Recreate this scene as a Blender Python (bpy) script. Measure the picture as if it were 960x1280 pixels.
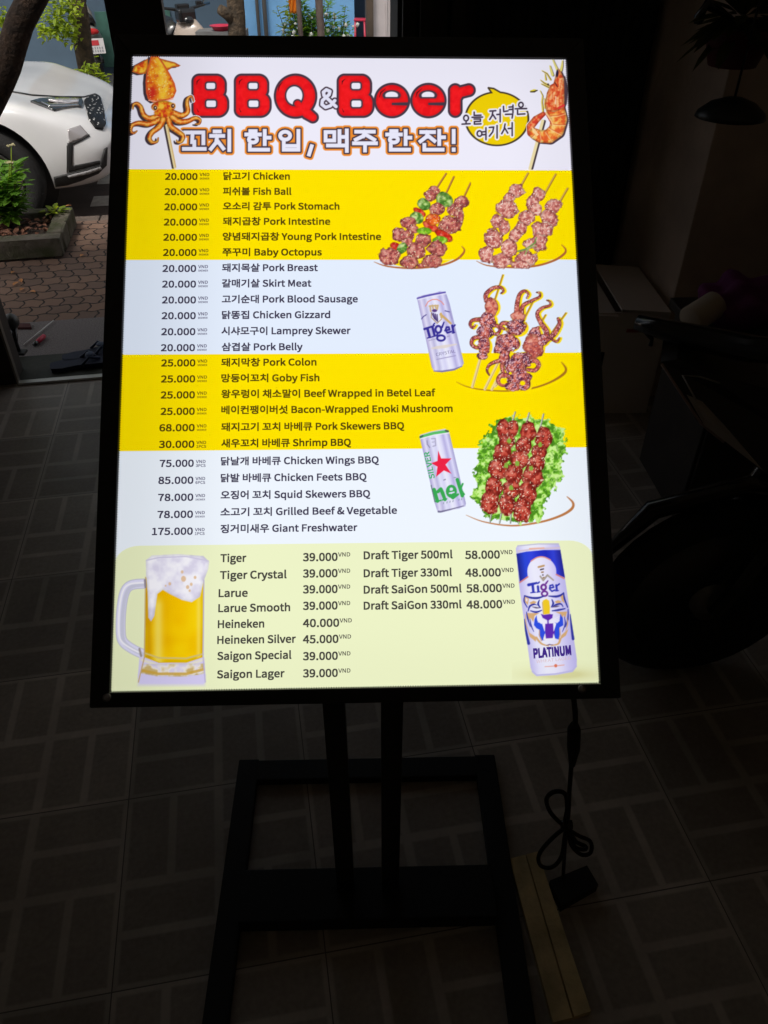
import bpy, bmesh, math, random
import numpy as np
from mathutils import Vector, Matrix
from mathutils.bvhtree import BVHTree
from mathutils.geometry import delaunay_2d_cdt

R = math.radians
random.seed(7)
for o in list(bpy.data.objects):
    bpy.data.objects.remove(o)
sc = bpy.context.scene
COL = sc.collection

# ------------------------------------------------------------------ camera, sky, sun, exposure
PITCH, CAMH, FPX = R(38.6), 1.6, 970.0          # focal length in photo pixels (960 x 1280)
cam = bpy.data.objects.new('camera', bpy.data.cameras.new('camera'))
COL.objects.link(cam)
cam.location = (0, 0, CAMH)
cam.rotation_euler = (R(90) - PITCH, 0, 0)
cam.data.sensor_fit = 'VERTICAL'
cam.data.sensor_height = 24.0
cam.data.lens = FPX / 1280 * 24.0
cam.data.clip_start = 0.02
cam.data.clip_end = 500
sc.camera = cam

SUN_EL, SUN_AZ = 58.0, 200.0                     # azimuth measured from +Y clockwise
world = bpy.data.worlds.new("World")
sc.world = world
world.use_nodes = True
nt = world.node_tree
sky = nt.nodes.new('ShaderNodeTexSky')
sky.sky_type = 'NISHITA'
sky.sun_disc = False
sky.sun_elevation = R(SUN_EL)
sky.sun_rotation = R(SUN_AZ)
sky.air_density, sky.dust_density, sky.ozone_density = 0.8, 5.0, 0.2
hs = nt.nodes.new('ShaderNodeHueSaturation')        # a bright hazy sky, less blue than a clear one
hs.inputs['Saturation'].default_value = 0.28
nt.links.new(sky.outputs[0], hs.inputs['Color'])
nt.links.new(hs.outputs[0], nt.nodes['Background'].inputs[0])
nt.nodes['Background'].inputs[1].default_value = 0.10
sun = bpy.data.objects.new('sun', bpy.data.lights.new('sun', 'SUN'))
COL.objects.link(sun)
sun.data.energy = 1.5
sun.data.angle = R(12)
sun.data.color = (1.0, 0.95, 0.88)
sd = Vector((math.sin(R(SUN_AZ)) * math.cos(R(SUN_EL)), math.cos(R(SUN_AZ)) * math.cos(R(SUN_EL)), math.sin(R(SUN_EL))))
sun.rotation_euler = sd.to_track_quat('Z', 'Y').to_euler()
EXPOSURE = 0.55
vs = sc.view_settings
vs.view_transform = 'Standard'
vs.look = 'None'
vs.exposure = EXPOSURE
vs.gamma = 1
vs.use_curve_mapping = False
sc.cycles.use_denoising = True
sc.cycles.max_bounces = 10
sc.cycles.diffuse_bounces = 8
LAMP = 2 ** (-EXPOSURE)                          # the light box behind the print

# ------------------------------------------------------------------ helpers
def lin(c):
    c = np.asarray(c, float) / 255.0
    return np.where(c <= 0.04045, c / 12.92, ((c + 0.055) / 1.055) ** 2.4)

def rgba(c):
    return tuple(float(x) for x in lin(c)) + (1.0,)

SP, CP = math.sin(PITCH), math.cos(PITCH)
def ray(px, py):
    x, v = (px - 480) / FPX, (py - 640) / FPX
    return Vector((x, CP - v * SP, -(SP + v * CP)))
def on_z(px, py, z):                              # the point at height z seen at a photo pixel
    d = ray(px, py)
    return Vector((0, 0, CAMH)) + d * ((z - CAMH) / d.z)
def on_y(px, py, y):
    d = ray(px, py)
    return Vector((0, 0, CAMH)) + d * (y / d.y)
TH = R(10)                                        # the shop stands 10 degrees off the camera
UX, WX = Vector((math.cos(TH), math.sin(TH), 0)), Vector((-math.sin(TH), math.cos(TH), 0))
def P(u, w, z=0.0):
    return UX * u + WX * w + Vector((0, 0, z))
def on_w(px, py, w):
    d = ray(px, py)
    return Vector((0, 0, CAMH)) + d * (w / d.dot(WX))
ROOM = Matrix.Rotation(TH, 4, 'Z')

class MB:
    """collects shapes for ONE mesh"""
    def __init__(s):
        s.v, s.f, s.mi, s.sm = [], [], [], []
    def add(s, vs, fs, mi=0, smooth=False, M=None):
        n = len(s.v)
        s.v += [(M @ Vector(p)) if M else Vector(p) for p in vs]
        s.f += [tuple(i + n for i in f) for f in fs]
        s.mi += [mi] * len(fs)
        s.sm += [smooth] * len(fs)
        return s
    def from_bm(s, bm, mi=0, smooth=False, M=None):
        bm.verts.index_update()
        s.add([v.co.copy() for v in bm.verts], [[v.index for v in f.verts] for f in bm.faces], mi, smooth, M)
        bm.free()
        return s
    def box(s, c, size, mi=0, M=None, bev=0.0, seg=2):
        bm = bmesh.new()
        bmesh.ops.create_cube(bm, size=1.0)
        for v in bm.verts:
            v.co = Vector((v.co.x * size[0] + c[0], v.co.y * size[1] + c[1], v.co.z * size[2] + c[2]))
        if bev:
            bmesh.ops.bevel(bm, geom=bm.edges[:], offset=bev, segments=seg, profile=0.6, affect='EDGES')
        return s.from_bm(bm, mi, False, M)
    def tube(s, pts, r, n=10, mi=0, smooth=True, M=None, flat=1.0):
        pts = [Vector(p) for p in pts]
        k = len(pts)
        rs = r if isinstance(r, (list, tuple)) else [r] * k
        vs, fs = [], []
        t0 = (pts[1] - pts[0]).normalized()
        a = t0.orthogonal().normalized()
        for i, p in enumerate(pts):
            t = (pts[min(i + 1, k - 1)] - pts[max(i - 1, 0)]).normalized()
            a = (a - t * a.dot(t)).normalized()
            b = t.cross(a)
            for j in range(n):
                q = 2 * math.pi * j / n
                vs.append(p + (a * math.cos(q) + b * math.sin(q) * flat) * rs[i])
        for i in range(k - 1):
            for j in range(n):
                fs.append((i * n + j, i * n + (j + 1) % n, (i + 1) * n + (j + 1) % n, (i + 1) * n + j))
        fs.append(tuple(range(n))[::-1])
        fs.append(tuple((k - 1) * n + j for j in range(n)))
        return s.add(vs, fs, mi, smooth, M)
    def lathe(s, prof, n=24, mi=0, smooth=True, M=None):   # profile of (radius, height) about local Z
        vs, fs = [], []
        for r_, z_ in prof:
            for j in range(n):
                q = 2 * math.pi * j / n
                vs.append((r_ * math.cos(q), r_ * math.sin(q), z_))
        for i in range(len(prof) - 1):
            for j in range(n):
                fs.append((i * n + j, i * n + (j + 1) % n, (i + 1) * n + (j + 1) % n, (i + 1) * n + j))
        fs.append(tuple(range(n))[::-1])
        fs.append(tuple((len(prof) - 1) * n + j for j in range(n)))
        return s.add(vs, fs, mi, smooth, M)
    def ball(s, c, rad, sub=2, mi=0, M=None, jig=0.0):
        bm = bmesh.new()
        bmesh.ops.create_icosphere(bm, subdivisions=sub, radius=1.0)
        rr = rad if isinstance(rad, (list, tuple)) else (rad,) * 3
        for v in bm.verts:
            k = 1 + random.uniform(-jig, jig)
            v.co = Vector((v.co.x * rr[0] * k + c[0], v.co.y * rr[1] * k + c[1], v.co.z * rr[2] * k + c[2]))
        return s.from_bm(bm, mi, True, M)
    def prism(s, pts, d, mi=0, M=None):                    # polygon of 3-D points pushed along d
        pts = [Vector(p) for p in pts]
        n, d = len(pts), Vector(d)
        vs = pts + [p + d for p in pts]
        fs = [tuple(range(n))[::-1], tuple(range(n, 2 * n))] + [(i, (i + 1) % n, (i + 1) % n + n, i + n) for i in range(n)]
        return s.add(vs, fs, mi, False, M)

def obj(name, mb, mats, parent=None, M=None, world=True):
    """link the collected shapes as ONE mesh object; with world=True their points are world points"""
    def chain(p):
        m = p.matrix_basis.copy()
        return chain(p.parent) @ m if p.parent else m
    off = chain(parent).inverted() if (parent and world) else None
    me = bpy.data.meshes.new(name)
    me.from_pydata([tuple(off @ v) if off else tuple(v) for v in mb.v], [], mb.f)
    for m in (mats if isinstance(mats, (list, tuple)) else [mats]):
        me.materials.append(m)
    me.polygons.foreach_set('material_index', mb.mi)
    me.polygons.foreach_set('use_smooth', mb.sm)
    bm = bmesh.new(); bm.from_mesh(me)
    bmesh.ops.recalc_face_normals(bm, faces=bm.faces[:])
    bm.to_mesh(me); bm.free()
    me.update()
    o = bpy.data.objects.new(name, me)
    COL.objects.link(o)
    if parent:
        o.parent = parent
    if M:
        o.matrix_basis = M
    return o

def tag(o, label=None, cat=None, group=None, kind=None):
    if label: o['label'] = label
    if cat: o['category'] = cat
    if group: o['group'] = group
    if kind: o['kind'] = kind
    return o

def thing(name, label, cat, loc, rz=0.0, group=None):
    o = bpy.data.objects.new(name, None)
    o.empty_display_size = 0.1
    COL.objects.link(o)
    o.matrix_world = Matrix.Translation(Vector(loc)) @ Matrix.Rotation(rz, 4, 'Z')
    o.location = loc
    o.rotation_euler = (0, 0, rz)
    bpy.context.view_layer.update()
    return tag(o, label, cat, group)

def copy_tree(o, parent=None):
    c = o.copy(); COL.objects.link(c); c.parent = parent
    for ch in list(o.children):
        copy_tree(ch, c)
    return c

def mat(name, base, rough=0.6, metal=0.0, var=0.0, scale=8.0, bump=0.0, bscale=None, col2=None, coat=0.0, spec=None, detail=6, fac=(0.35, 0.65)):
    m = bpy.data.materials.new(name)
    m.use_nodes = True
    n, l = m.node_tree.nodes, m.node_tree.links
    b = n['Principled BSDF']
    b.inputs['Base Color'].default_value = (*base, 1)
    b.inputs['Roughness'].default_value = rough
    b.inputs['Metallic'].default_value = metal
    b.inputs['Coat Weight'].default_value = coat
    b.inputs['Coat Roughness'].default_value = 0.05
    if spec is not None:
        b.inputs['Specular IOR Level'].default_value = spec
    tc = n.new('ShaderNodeTexCoord')
    if var or col2:
        t = n.new('ShaderNodeTexNoise'); t.inputs['Scale'].default_value = scale; t.inputs['Detail'].default_value = detail
        l.new(tc.outputs['Object'], t.inputs['Vector'])
        r = n.new('ShaderNodeValToRGB')
        c2 = col2 or tuple(x * (1 - var) for x in base)
        c1 = base if col2 else tuple(x * (1 + var) for x in base)
        r.color_ramp.elements[0].position, r.color_ramp.elements[1].position = fac
        r.color_ramp.elements[0].color = (*c2, 1); r.color_ramp.elements[1].color = (*c1, 1)
        l.new(t.outputs[0], r.inputs[0]); l.new(r.outputs[0], b.inputs['Base Color'])
    if bump:
        t = n.new('ShaderNodeTexNoise'); t.inputs['Scale'].default_value = bscale or scale * 4; t.inputs['Detail'].default_value = 5
        l.new(tc.outputs['Object'], t.inputs['Vector'])
        bp = n.new('ShaderNodeBump'); bp.inputs['Strength'].default_value = bump; bp.inputs['Distance'].default_value = 0.02
        l.new(t.outputs[0], bp.inputs['Height']); l.new(bp.outputs[0], b.inputs['Normal'])
    return m
# ------------------------------------------------------------------ the lit menu panel: pose and print tools
# panel axes in camera space (x right, y down, z forward): an A1 light box leaning back
AX = Vector((0.999453, -0.010894, 0.031200)); BX = Vector((0.015384, 0.989700, -0.142300))
AX.normalize(); BX = (BX - AX * BX.dot(AX)).normalized()
TLC = Vector((165 - 480, 70 - 640, FPX)) / FPX * 1.05274
def cam2world(v):
    return Vector((v.x, -v.y * SP + v.z * CP, -v.y * CP - v.z * SP))
PX_, PY_ = cam2world(AX), -cam2world(BX)
PZ_ = PX_.cross(PY_)
PO = cam2world(TLC) + Vector((0, 0, CAMH))
PANEL = Matrix(((PX_.x, PY_.x, PZ_.x, PO.x), (PX_.y, PY_.y, PZ_.y, PO.y), (PX_.z, PY_.z, PZ_.z, PO.z), (0, 0, 0, 1)))
PW, PH = 0.594, 0.8445
_a, _b, _n, _t = np.array(AX), np.array(BX), np.array(AX.cross(BX)), np.array(TLC)
def px2b(px, py):                                   # photo pixel -> panel metres (y up, 0 at the top edge)
    d = np.array([(px - 480) / FPX, (py - 640) / FPX, 1.0])
    p = d * (_t @ _n) / (d @ _n) - _t
    return float(p @ _a), float(-(p @ _b))
def b2px(x, y):
    p = _t[None] + np.asarray(x)[:, None] * _a - np.asarray(y)[:, None] * _b
    return np.stack([p[:, 0] / p[:, 2] * FPX + 480, p[:, 1] / p[:, 2] * FPX + 640], 1)

def bandy(px, py): return px2b(px, py)[1]
BANDS = [(0.0, (238, 236, 250)), (bandy(160, 211.5), (255, 227, 0)), (bandy(156, 325), (228, 238, 254)),
         (bandy(153, 443.3), (255, 227, 0)), (bandy(149, 564), (239, 246, 255)), (bandy(146, 682.5), (238, 244, 200)), (-PH, None)]
def bg(y):
    c = np.zeros((len(y), 3))
    for (y0, col), (y1, _) in zip(BANDS, BANDS[1:]):
        k = (y <= y0) & (y >= y1)
        c[k] = col
    return c

def hsh(ix, iy, s):
    h = (ix * 374761393 + iy * 668265263 + s * 974634777) & 0xffffffff
    h = ((h ^ (h >> 13)) * 1274126177) & 0xffffffff
    return ((h ^ (h >> 16)) & 0xffff) / 65535.0
def vnoise(x, y, s=0):
    ix, iy = np.floor(x).astype(np.int64), np.floor(y).astype(np.int64)
    fx, fy = x - ix, y - iy
    fx, fy = fx * fx * (3 - 2 * fx), fy * fy * (3 - 2 * fy)
    a, b_ = hsh(ix, iy, s), hsh(ix + 1, iy, s)
    c, d = hsh(ix, iy + 1, s), hsh(ix + 1, iy + 1, s)
    return (a * (1 - fx) + b_ * fx) * (1 - fy) + (c * (1 - fx) + d * fx) * fy
def fbm(x, y, s=0, o=3):
    t, a = 0, 0.5
    for k in range(o):
        t = t + a * vnoise(x * 2 ** k, y * 2 ** k, s + k * 17); a *= 0.5
    return t / (1 - 0.5 ** o)

def smooth(pts, k=5):
    q = np.array(pts, float); out = []
    for i in range(len(q) - 1):
        p0, p1, p2, p3 = q[max(i - 1, 0)], q[i], q[i + 1], q[min(i + 2, len(q) - 1)]
        for u in np.arange(k) / k:
            out.append(tuple(0.5 * (2 * p1 + (p2 - p0) * u + (2 * p0 - 5 * p1 + 4 * p2 - p3) * u * u + (3 * p1 - p0 - 3 * p2 + p3) * u ** 3)))
    return out + [tuple(q[-1])]

class Pic:
    """a printed picture: a fine flat grid on the panel, coloured per point; shapes are given in photo pixels or crop pixels"""
    def __init__(s, x0, y0, x1, y1, cell=0.8, crop=(0, 0, 1.0)):
        q = np.array([px2b(*p) for p in ((x0, y0), (x1, y0), (x1, y1), (x0, y1))])
        bx0, by0, bx1, by1 = max(q[:, 0].min(), 0.0006), q[:, 1].min(), min(q[:, 0].max(), PW - 0.0006), min(q[:, 1].max(), -0.0006)
        st = cell * 0.00107
        s.nx, s.ny = int((bx1 - bx0) / st) + 2, int((by1 - by0) / st) + 2
        gx, gy = np.meshgrid(np.linspace(bx0, bx1, s.nx), np.linspace(by0, by1, s.ny))
        s.bx, s.by = gx.ravel(), gy.ravel()
        s.p = b2px(s.bx, s.by)
        s.c = bg(s.by); s.a = np.zeros(len(s.bx)); s.crop = crop
    def T(s, pts):
        ox, oy, k = s.crop
        return np.array([(ox + x / k, oy + y / k) for x, y in pts], float)
    def over(s, m, col, w=1.0):
        m = np.clip(m, 0, 1) * w
        s.c = s.c * (1 - m[:, None]) + np.asarray(col, float) * m[:, None]
        s.a = np.maximum(s.a, m)
    def sd_stroke(s, pts, r):
        q = s.T(pts); n = len(q)
        r = np.array(r if isinstance(r, (list, tuple)) else [r] * n, float)
        if len(r) != n: r = np.interp(np.linspace(0, 1, n), np.linspace(0, 1, len(r)), r)
        r = r / s.crop[2]
        if n == 1:
            return np.hypot(s.p[:, 0] - q[0, 0], s.p[:, 1] - q[0, 1]) - r[0]
        best = np.full(len(s.p), 1e9)
        for i in range(n - 1):
            a, b_ = q[i], q[i + 1]; ab = b_ - a
            t = np.clip(((s.p - a) @ ab) / max(ab @ ab, 1e-9), 0, 1)
            d = np.hypot(s.p[:, 0] - a[0] - t * ab[0], s.p[:, 1] - a[1] - t * ab[1]) - (r[i] * (1 - t) + r[i + 1] * t)
            best = np.minimum(best, d)
        return best
    def sd_poly(s, pts):
        q = s.T(pts); n = len(q)
        d = np.full(len(s.p), 1e9); ins = np.zeros(len(s.p), bool)
        x, y = s.p[:, 0], s.p[:, 1]
        for i in range(n):
            a, b_ = q[i], q[(i + 1) % n]; ab = b_ - a
            t = np.clip(((s.p - a) @ ab) / max(ab @ ab, 1e-9), 0, 1)
            d = np.minimum(d, np.hypot(x - a[0] - t * ab[0], y - a[1] - t * ab[1]))
            if a[1] != b_[1]:
                k = (a[1] > y) != (b_[1] > y)
                ins ^= k & (x < (b_[0] - a[0]) * (y - a[1]) / (b_[1] - a[1]) + a[0])
        return np.where(ins, -d, d)
    def sd_ell(s, cx, cy, rx, ry, rot=0.0):
        (cx, cy), = s.T([(cx, cy)]); rx /= s.crop[2]; ry /= s.crop[2]
        dx, dy = s.p[:, 0] - cx, s.p[:, 1] - cy
        c_, s_ = math.cos(rot), math.sin(rot)
        X, Y = dx * c_ + dy * s_, -dx * s_ + dy * c_
        return (np.hypot(X / rx, Y / ry) - 1) * min(rx, ry)
    def sd_rr(s, x0, y0, x1, y1, r):
        (x0, y0), (x1, y1) = s.T([(x0, y0), (x1, y1)]); r = r / s.crop[2]
        dx = np.abs(s.p[:, 0] - (x0 + x1) / 2) - (x1 - x0) / 2 + r
        dy = np.abs(s.p[:, 1] - (y0 + y1) / 2) - (y1 - y0) / 2 + r
        return np.hypot(np.maximum(dx, 0), np.maximum(dy, 0)) + np.minimum(np.maximum(dx, dy), 0) - r
    def fill(s, sd, col, w=1.0, aa=0.9):
        s.over(0.5 - sd / aa, col, w)
    def stroke(s, pts, r, col, w=1.0):
        s.fill(s.sd_stroke(pts, r), col, w)
    def poly(s, pts, col, w=1.0):
        s.fill(s.sd_poly(pts), col, w)
    def tex(s, sd, cols, f, seed, aa=0.9, rim=0.3, rimw=3.0, contrast=1.6):
        """printed photo texture: noise between colours, a darker rim"""
        n = fbm(s.p[:, 0] * f, s.p[:, 1] * f, seed, 3)
        n = np.clip((n - 0.5) * contrast * 1.6 + 0.5, 0, 0.9999) * (len(cols) - 1)
        i = n.astype(int); t = (n - i)[:, None]; C = np.array(cols, float)
        c = C[i] * (1 - t) + C[np.minimum(i + 1, len(cols) - 1)] * t
        k = 1 - rim * np.clip(1 + sd / rimw, 0, 1)
        m = np.clip(0.5 - sd / aa, 0, 1)
        s.c = s.c * (1 - m[:, None]) + c * k[:, None] * m[:, None]
        s.a = np.maximum(s.a, m)
    def specks(s, sd, col, f, th, seed, w=0.9):
        n = vnoise(s.p[:, 0] * f, s.p[:, 1] * f, seed)
        s.over(np.clip((n - th) * 12, 0, 1) * (sd < -0.5), col, w)
    def chunk(s, cx, cy, rx, ry, cols, seed, f=0.33, rough=0.35, speck=None, rot=0.0):
        sd = s.sd_ell(cx, cy, rx, ry, rot)
        k = min(rx, ry) / s.crop[2]
        sd = sd + (fbm(s.p[:, 0] * 0.17, s.p[:, 1] * 0.17, seed, 3) - 0.56) * 2 * rough * k
        s.tex(sd, cols, f, seed + 5, rim=0.28, rimw=0.34 * k)
        (X, Y), = s.T([(cx - rx * 0.3, cy - ry * 0.35)])
        g = np.exp(-((s.p[:, 0] - X) ** 2 + (s.p[:, 1] - Y) ** 2) / (0.35 * k) ** 2)
        s.over(g * (sd < 0) * vnoise(s.p[:, 0] * 0.8, s.p[:, 1] * 0.8, seed), (255, 225, 215), 0.55)
        if speck: s.specks(sd, speck, 0.75, 0.80, seed + 9)
        return sd
    def build(s, name, parent, z):
        nx, ny = s.nx, s.ny
        keep = (s.a > 0.02).reshape(ny, nx)
        cell = keep[:-1, :-1] | keep[1:, :-1] | keep[:-1, 1:] | keep[1:, 1:]
        jj, ii = np.nonzero(cell)
        a = jj * nx + ii
        quads = np.stack([a, a + 1, a + nx + 1, a + nx], 1)
        used, inv = np.unique(quads, return_inverse=True)
        quads = inv.reshape(-1, 4)
        return print_mesh(name, np.stack([s.bx[used], s.by[used], np.full(len(used), z)], 1), quads, s.c[used], parent)

def print_mesh(name, verts, faces, cols, parent):
    me = bpy.data.meshes.new(name)
    if isinstance(faces, np.ndarray):
        me.vertices.add(len(verts)); me.vertices.foreach_set('co', verts.astype(np.float32).ravel())
        k = faces.shape[1]
        me.loops.add(faces.size); me.loops.foreach_set('vertex_index', faces.astype(np.int32).ravel())
        me.polygons.add(len(faces)); me.polygons.foreach_set('loop_start', np.arange(0, faces.size, k, dtype=np.int32))
        me.update(calc_edges=True)
    else:
        me.from_pydata([tuple(v) for v in verts], [], faces)
    at = me.color_attributes.new('print', 'FLOAT_COLOR', 'POINT')
    c = np.ones((len(verts), 4), np.float32); c[:, :3] = lin(np.clip(cols, 0, 255))
    at.data.foreach_set('color', c.ravel())
    me.materials.append(M_PRINT)
    o = bpy.data.objects.new(name, me); COL.objects.link(o)
    o.parent = parent
    return o

def backlit(name, sampling):
    m = bpy.data.materials.new(name); m.use_nodes = True
    n, l = m.node_tree.nodes, m.node_tree.links
    e = n['Principled BSDF']; e.inputs['Roughness'].default_value = 0.55; e.inputs['Specular IOR Level'].default_value = 0.25; at = n.new('ShaderNodeAttribute'); at.attribute_name = 'print'
    tc = n.new('ShaderNodeTexCoord'); sx = n.new('ShaderNodeSeparateXYZ'); l.new(tc.outputs['Object'], sx.inputs[0])
    def ramp(out, a, b_, lo, hi):
        r = n.new('ShaderNodeMapRange'); r.interpolation_type = 'SMOOTHSTEP'
        for i, v in zip(('From Min', 'From Max', 'To Min', 'To Max'), (a, b_, lo, hi)): r.inputs[i].default_value = v
        l.new(out, r.inputs['Value']); return r.outputs[0]
    def mul(a, b_):
        q = n.new('ShaderNodeMath'); q.operation = 'MULTIPLY'
        l.new(a, q.inputs[0])
        if isinstance(b_, float): q.inputs[1].default_value = b_
        else: l.new(b_, q.inputs[1])
        return q.outputs[0]
    # uneven LEDs inside the light box
    st = mul(mul(ramp(sx.outputs[0], 0.0, 0.17, 0.77, 1.0), ramp(sx.outputs[0], 0.5, 0.594, 1.0, 0.93)),
             mul(ramp(sx.outputs[1], -0.12, 0.0, 1.0, 0.93), ramp(sx.outputs[1], -0.845, -0.75, 0.96, 1.0)))
    l.new(mul(st, float(LAMP)), e.inputs['Emission Strength'])
    l.new(at.outputs['Color'], e.inputs['Emission Color']); dk = n.new('ShaderNodeVectorMath'); dk.operation = 'SCALE'; dk.inputs['Scale'].default_value = 0.05; l.new(at.outputs['Color'], dk.inputs[0]); l.new(dk.outputs[0], e.inputs['Base Color'])
    m.cycles.emission_sampling = sampling
    return m
M_PRINT = backlit('backlit_print', 'NONE')
M_SCREEN = backlit('backlit_film', 'FRONT_BACK')

# text as flat mesh pieces, set in the sans font that ships with Blender
FONT = None
try:
    import os
    FONT = bpy.data.fonts.load(os.path.join(bpy.utils.system_resource('DATAFILES'), 'fonts', 'Noto Sans CJK Regular.woff2'))
except Exception:
    FONT = None
_tc = {}
def text_geo(body, off=0.0):
    if (body, off) in _tc: return _tc[(body, off)]
    cu = bpy.data.curves.new('t', 'FONT'); cu.body = body; cu.size = 1.0
    if FONT: cu.font = FONT
    cu.offset = off; cu.resolution_u = 3
    o = bpy.data.objects.new('t', cu); COL.objects.link(o)
    dg = bpy.context.evaluated_depsgraph_get(); dg.update()
    me = o.evaluated_get(dg).to_mesh()
    v = np.array([x.co[:2] for x in me.vertices], float); f = [tuple(p.vertices) for p in me.polygons]
    o.evaluated_get(dg).to_mesh_clear()
    bpy.data.objects.remove(o); bpy.data.curves.remove(cu)
    _tc[(body, off)] = (v, f)
    return v, f
class Words:
    """several lines of print gathered into one mesh"""
    def __init__(s): s.v, s.f, s.c = [], [], []
    def put(s, v, f, col, z=0.0006):
        n = len(s.v); s.v += [(x, y, z) for x, y in v]; s.f += [tuple(i + n for i in q) for q in f]; s.c += [col] * len(v)
    def line(s, body, x0, x1, yc, cap, col, off=0.0, bold=0.011):
        """left and right edge in photo pixels, centre of the capitals at yc, capital height cap"""
        v, f = text_geo(body, off)
        ax, ay = px2b(x0, yc + cap / 2); bx_, _ = px2b(x1, yc + cap / 2); _, ty = px2b(x0, yc - cap / 2)
        h = text_geo('H', off)[0]; ch = h[:, 1].max()
        k = (bx_ - ax) / (v[:, 0].max() - v[:, 0].min())
        m_ = (ty - ay) / ch
        for i, (dx, dy) in enumerate(((0, 0), (-bold, -bold), (bold, -bold), (-bold, bold), (bold, bold)) if bold else ((0, 0),)):
            s.put(np.stack([ax + (v[:, 0] - v[:, 0].min()) * k + dx * m_, ay + (v[:, 1] + dy) * m_], 1), f, col, 0.0006 + i * 0.00005)
    def affine(s, body, o, ex, ey, col, bold=0.0, z=0.0008):
        """map the text box onto pixel corner o (bottom left), bottom right ex and top left ey"""
        v, f = text_geo(body)
        w, h = v[:, 0].max() - v[:, 0].min(), text_geo('H')[0][:, 1].max()
        o, ex, ey = np.array(o, float), np.array(ex, float), np.array(ey, float)
        for i, (dx, dy) in enumerate(((0, 0), (-bold, -bold), (bold, -bold), (-bold, bold), (bold, bold)) if bold else ((0, 0),)):
            q = o + ((v[:, 0] + dx - v[:, 0].min()) / w)[:, None] * (ex - o) + ((v[:, 1] + dy) / h)[:, None] * (ey - o)
            s.put(np.array([px2b(*p) for p in q]), f, col, z + i * 0.00004)
    def build(s, name, parent):
        return print_mesh(name, np.array(s.v), s.f, np.array(s.c), parent)
# ------------------------------------------------------------------ the menu board
M_BLACK = mat('black_powder_coat', (0.012, 0.012, 0.014), 0.42, var=0.3, scale=40, bump=0.05, bscale=400)
M_BLACK2 = mat('black_matte_steel', (0.008, 0.008, 0.009), 0.7, bump=0.05, bscale=300)
board = thing('menu_board', 'lit menu sign headed BBQ & Beer, leaning back on a black steel stand', 'menu sign', (-0.033, 0.78, 0))
board_inv = board.matrix_world.inverted()
BM = board_inv @ PANEL
def bpart(name, mb, mats, parent=board):
    return obj(name, mb, mats, parent, M=(BM if parent is board else None), world=False)

# film: bands of print, finely divided
v, f, c = [], [], []
for (y0, col), (y1, _) in zip(BANDS, BANDS[1:]):
    nx, ny = 30, max(2, int((y0 - y1) / 0.02))
    b0 = len(v)
    for j in range(ny + 1):
        for i in range(nx + 1):
            v.append((PW * i / nx, y0 + (y1 - y0) * j / ny, 0)); c.append(col)
    for j in range(ny):
        for i in range(nx):
            q = b0 + j * (nx + 1) + i
            f.append((q, q + 1, q + nx + 2, q + nx + 1))
M_P = M_PRINT; M_PRINT = M_SCREEN
screen = print_mesh('screen', np.array(v), f, np.array(c), board)
M_PRINT = M_P
screen.matrix_local = BM

# rounded top corners of the drinks band: white film left showing
yb = BANDS[5][0]
for sx in (0, 1):
    w = Words()
    rr = 0.03; pts = [(0, 0)] + [(rr - rr * math.sin(t), rr - rr * math.cos(t)) for t in np.linspace(0, math.pi / 2, 9)]
    pts = [(PW - x if sx else x, yb - y * 0.75) for x, y in pts]
    pts = [pts[0]] + pts[1:]
    w.put(pts, [tuple(range(len(pts)))], (239, 246, 255), 0.0003)
    w.build('band_corner', screen)

DK, OR_, WH = (72, 56, 70), (238, 142, 46), (232, 232, 250)
# ---- heading BBQ & Beer: plump red letters with a dark outline
h = Pic(232, 84, 602, 156, 0.62)
def letter(sd, counters=(), grow=2.8, rim=2.0):
    o, inn = sd - grow, sd
    for q in counters:
        o = np.maximum(o, -q); inn = np.maximum(inn, -(q - rim))
    return o, inn
def Bsh(x, w_=42.0):
    k = w_ / 42.0
    u = np.minimum(np.minimum(h.sd_rr(x, 95, x + 39 * k, 123, 10.5), h.sd_rr(x, 117, x + w_, 145, 11.5)), h.sd_rr(x, 95, x + 16, 145, 7))
    return letter(u, (h.sd_rr(x + 16, 104, x + 27 * k, 111.5, 2.2), h.sd_rr(x + 16, 126, x + 28 * k, 134, 2.2)))
def Esh(x):
    u = h.sd_ell(x + 20, 126, 20, 19.5)
    n = h.sd_ell(x + 19.5, 119.5, 8, 4.6)
    n = np.maximum(n, h.sd_rr(x, 108, x + 40, 121.5, 1))
    slot = h.sd_stroke([(x + 21, 130.2), (x + 42, 130.2)], [0.3, 1.0])
    o, i = letter(u, (n,))
    i = np.maximum(i, -(slot - 1.2))
    return o, i
Q = h.sd_ell(369.5, 120.5, 24.5, 25.5)
Q = np.minimum(Q, h.sd_stroke([(374, 131), (384, 142), (391, 147)], [6, 6, 5]))
qc = np.maximum(h.sd_ell(368, 119.7, 10, 11.3), -h.sd_stroke([(372, 130), (384, 142)], [6, 6]))
R_ = np.minimum(h.sd_stroke([(569, 113.5), (569, 138.5)], 6.5), h.sd_stroke([(569, 124), (574, 116), (586, 113)], [6, 6, 6]))
LET = [Bsh(242), Bsh(295), letter(Q, (qc,)), Bsh(423.5), Esh(470), Esh(515.5), letter(R_)]
for o, i in LET: h.fill(o, DK)
for o, i in LET:
    h.tex(i, [(238, 26, 30), (248, 30, 36), (232, 22, 30)], 0.12, 3, rim=0.12, rimw=3)
for x in (242, 295, 423.5): h.stroke([(x + 8, 99), (x + 4.5, 102), (x + 4, 106)], [0.2, 0.8, 0.2], (90, 20, 26))
for x in (242, 295, 423.5): h.stroke([(x + 4, 136), (x + 6, 140)], [0.2, 0.7], (120, 20, 26))
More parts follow.
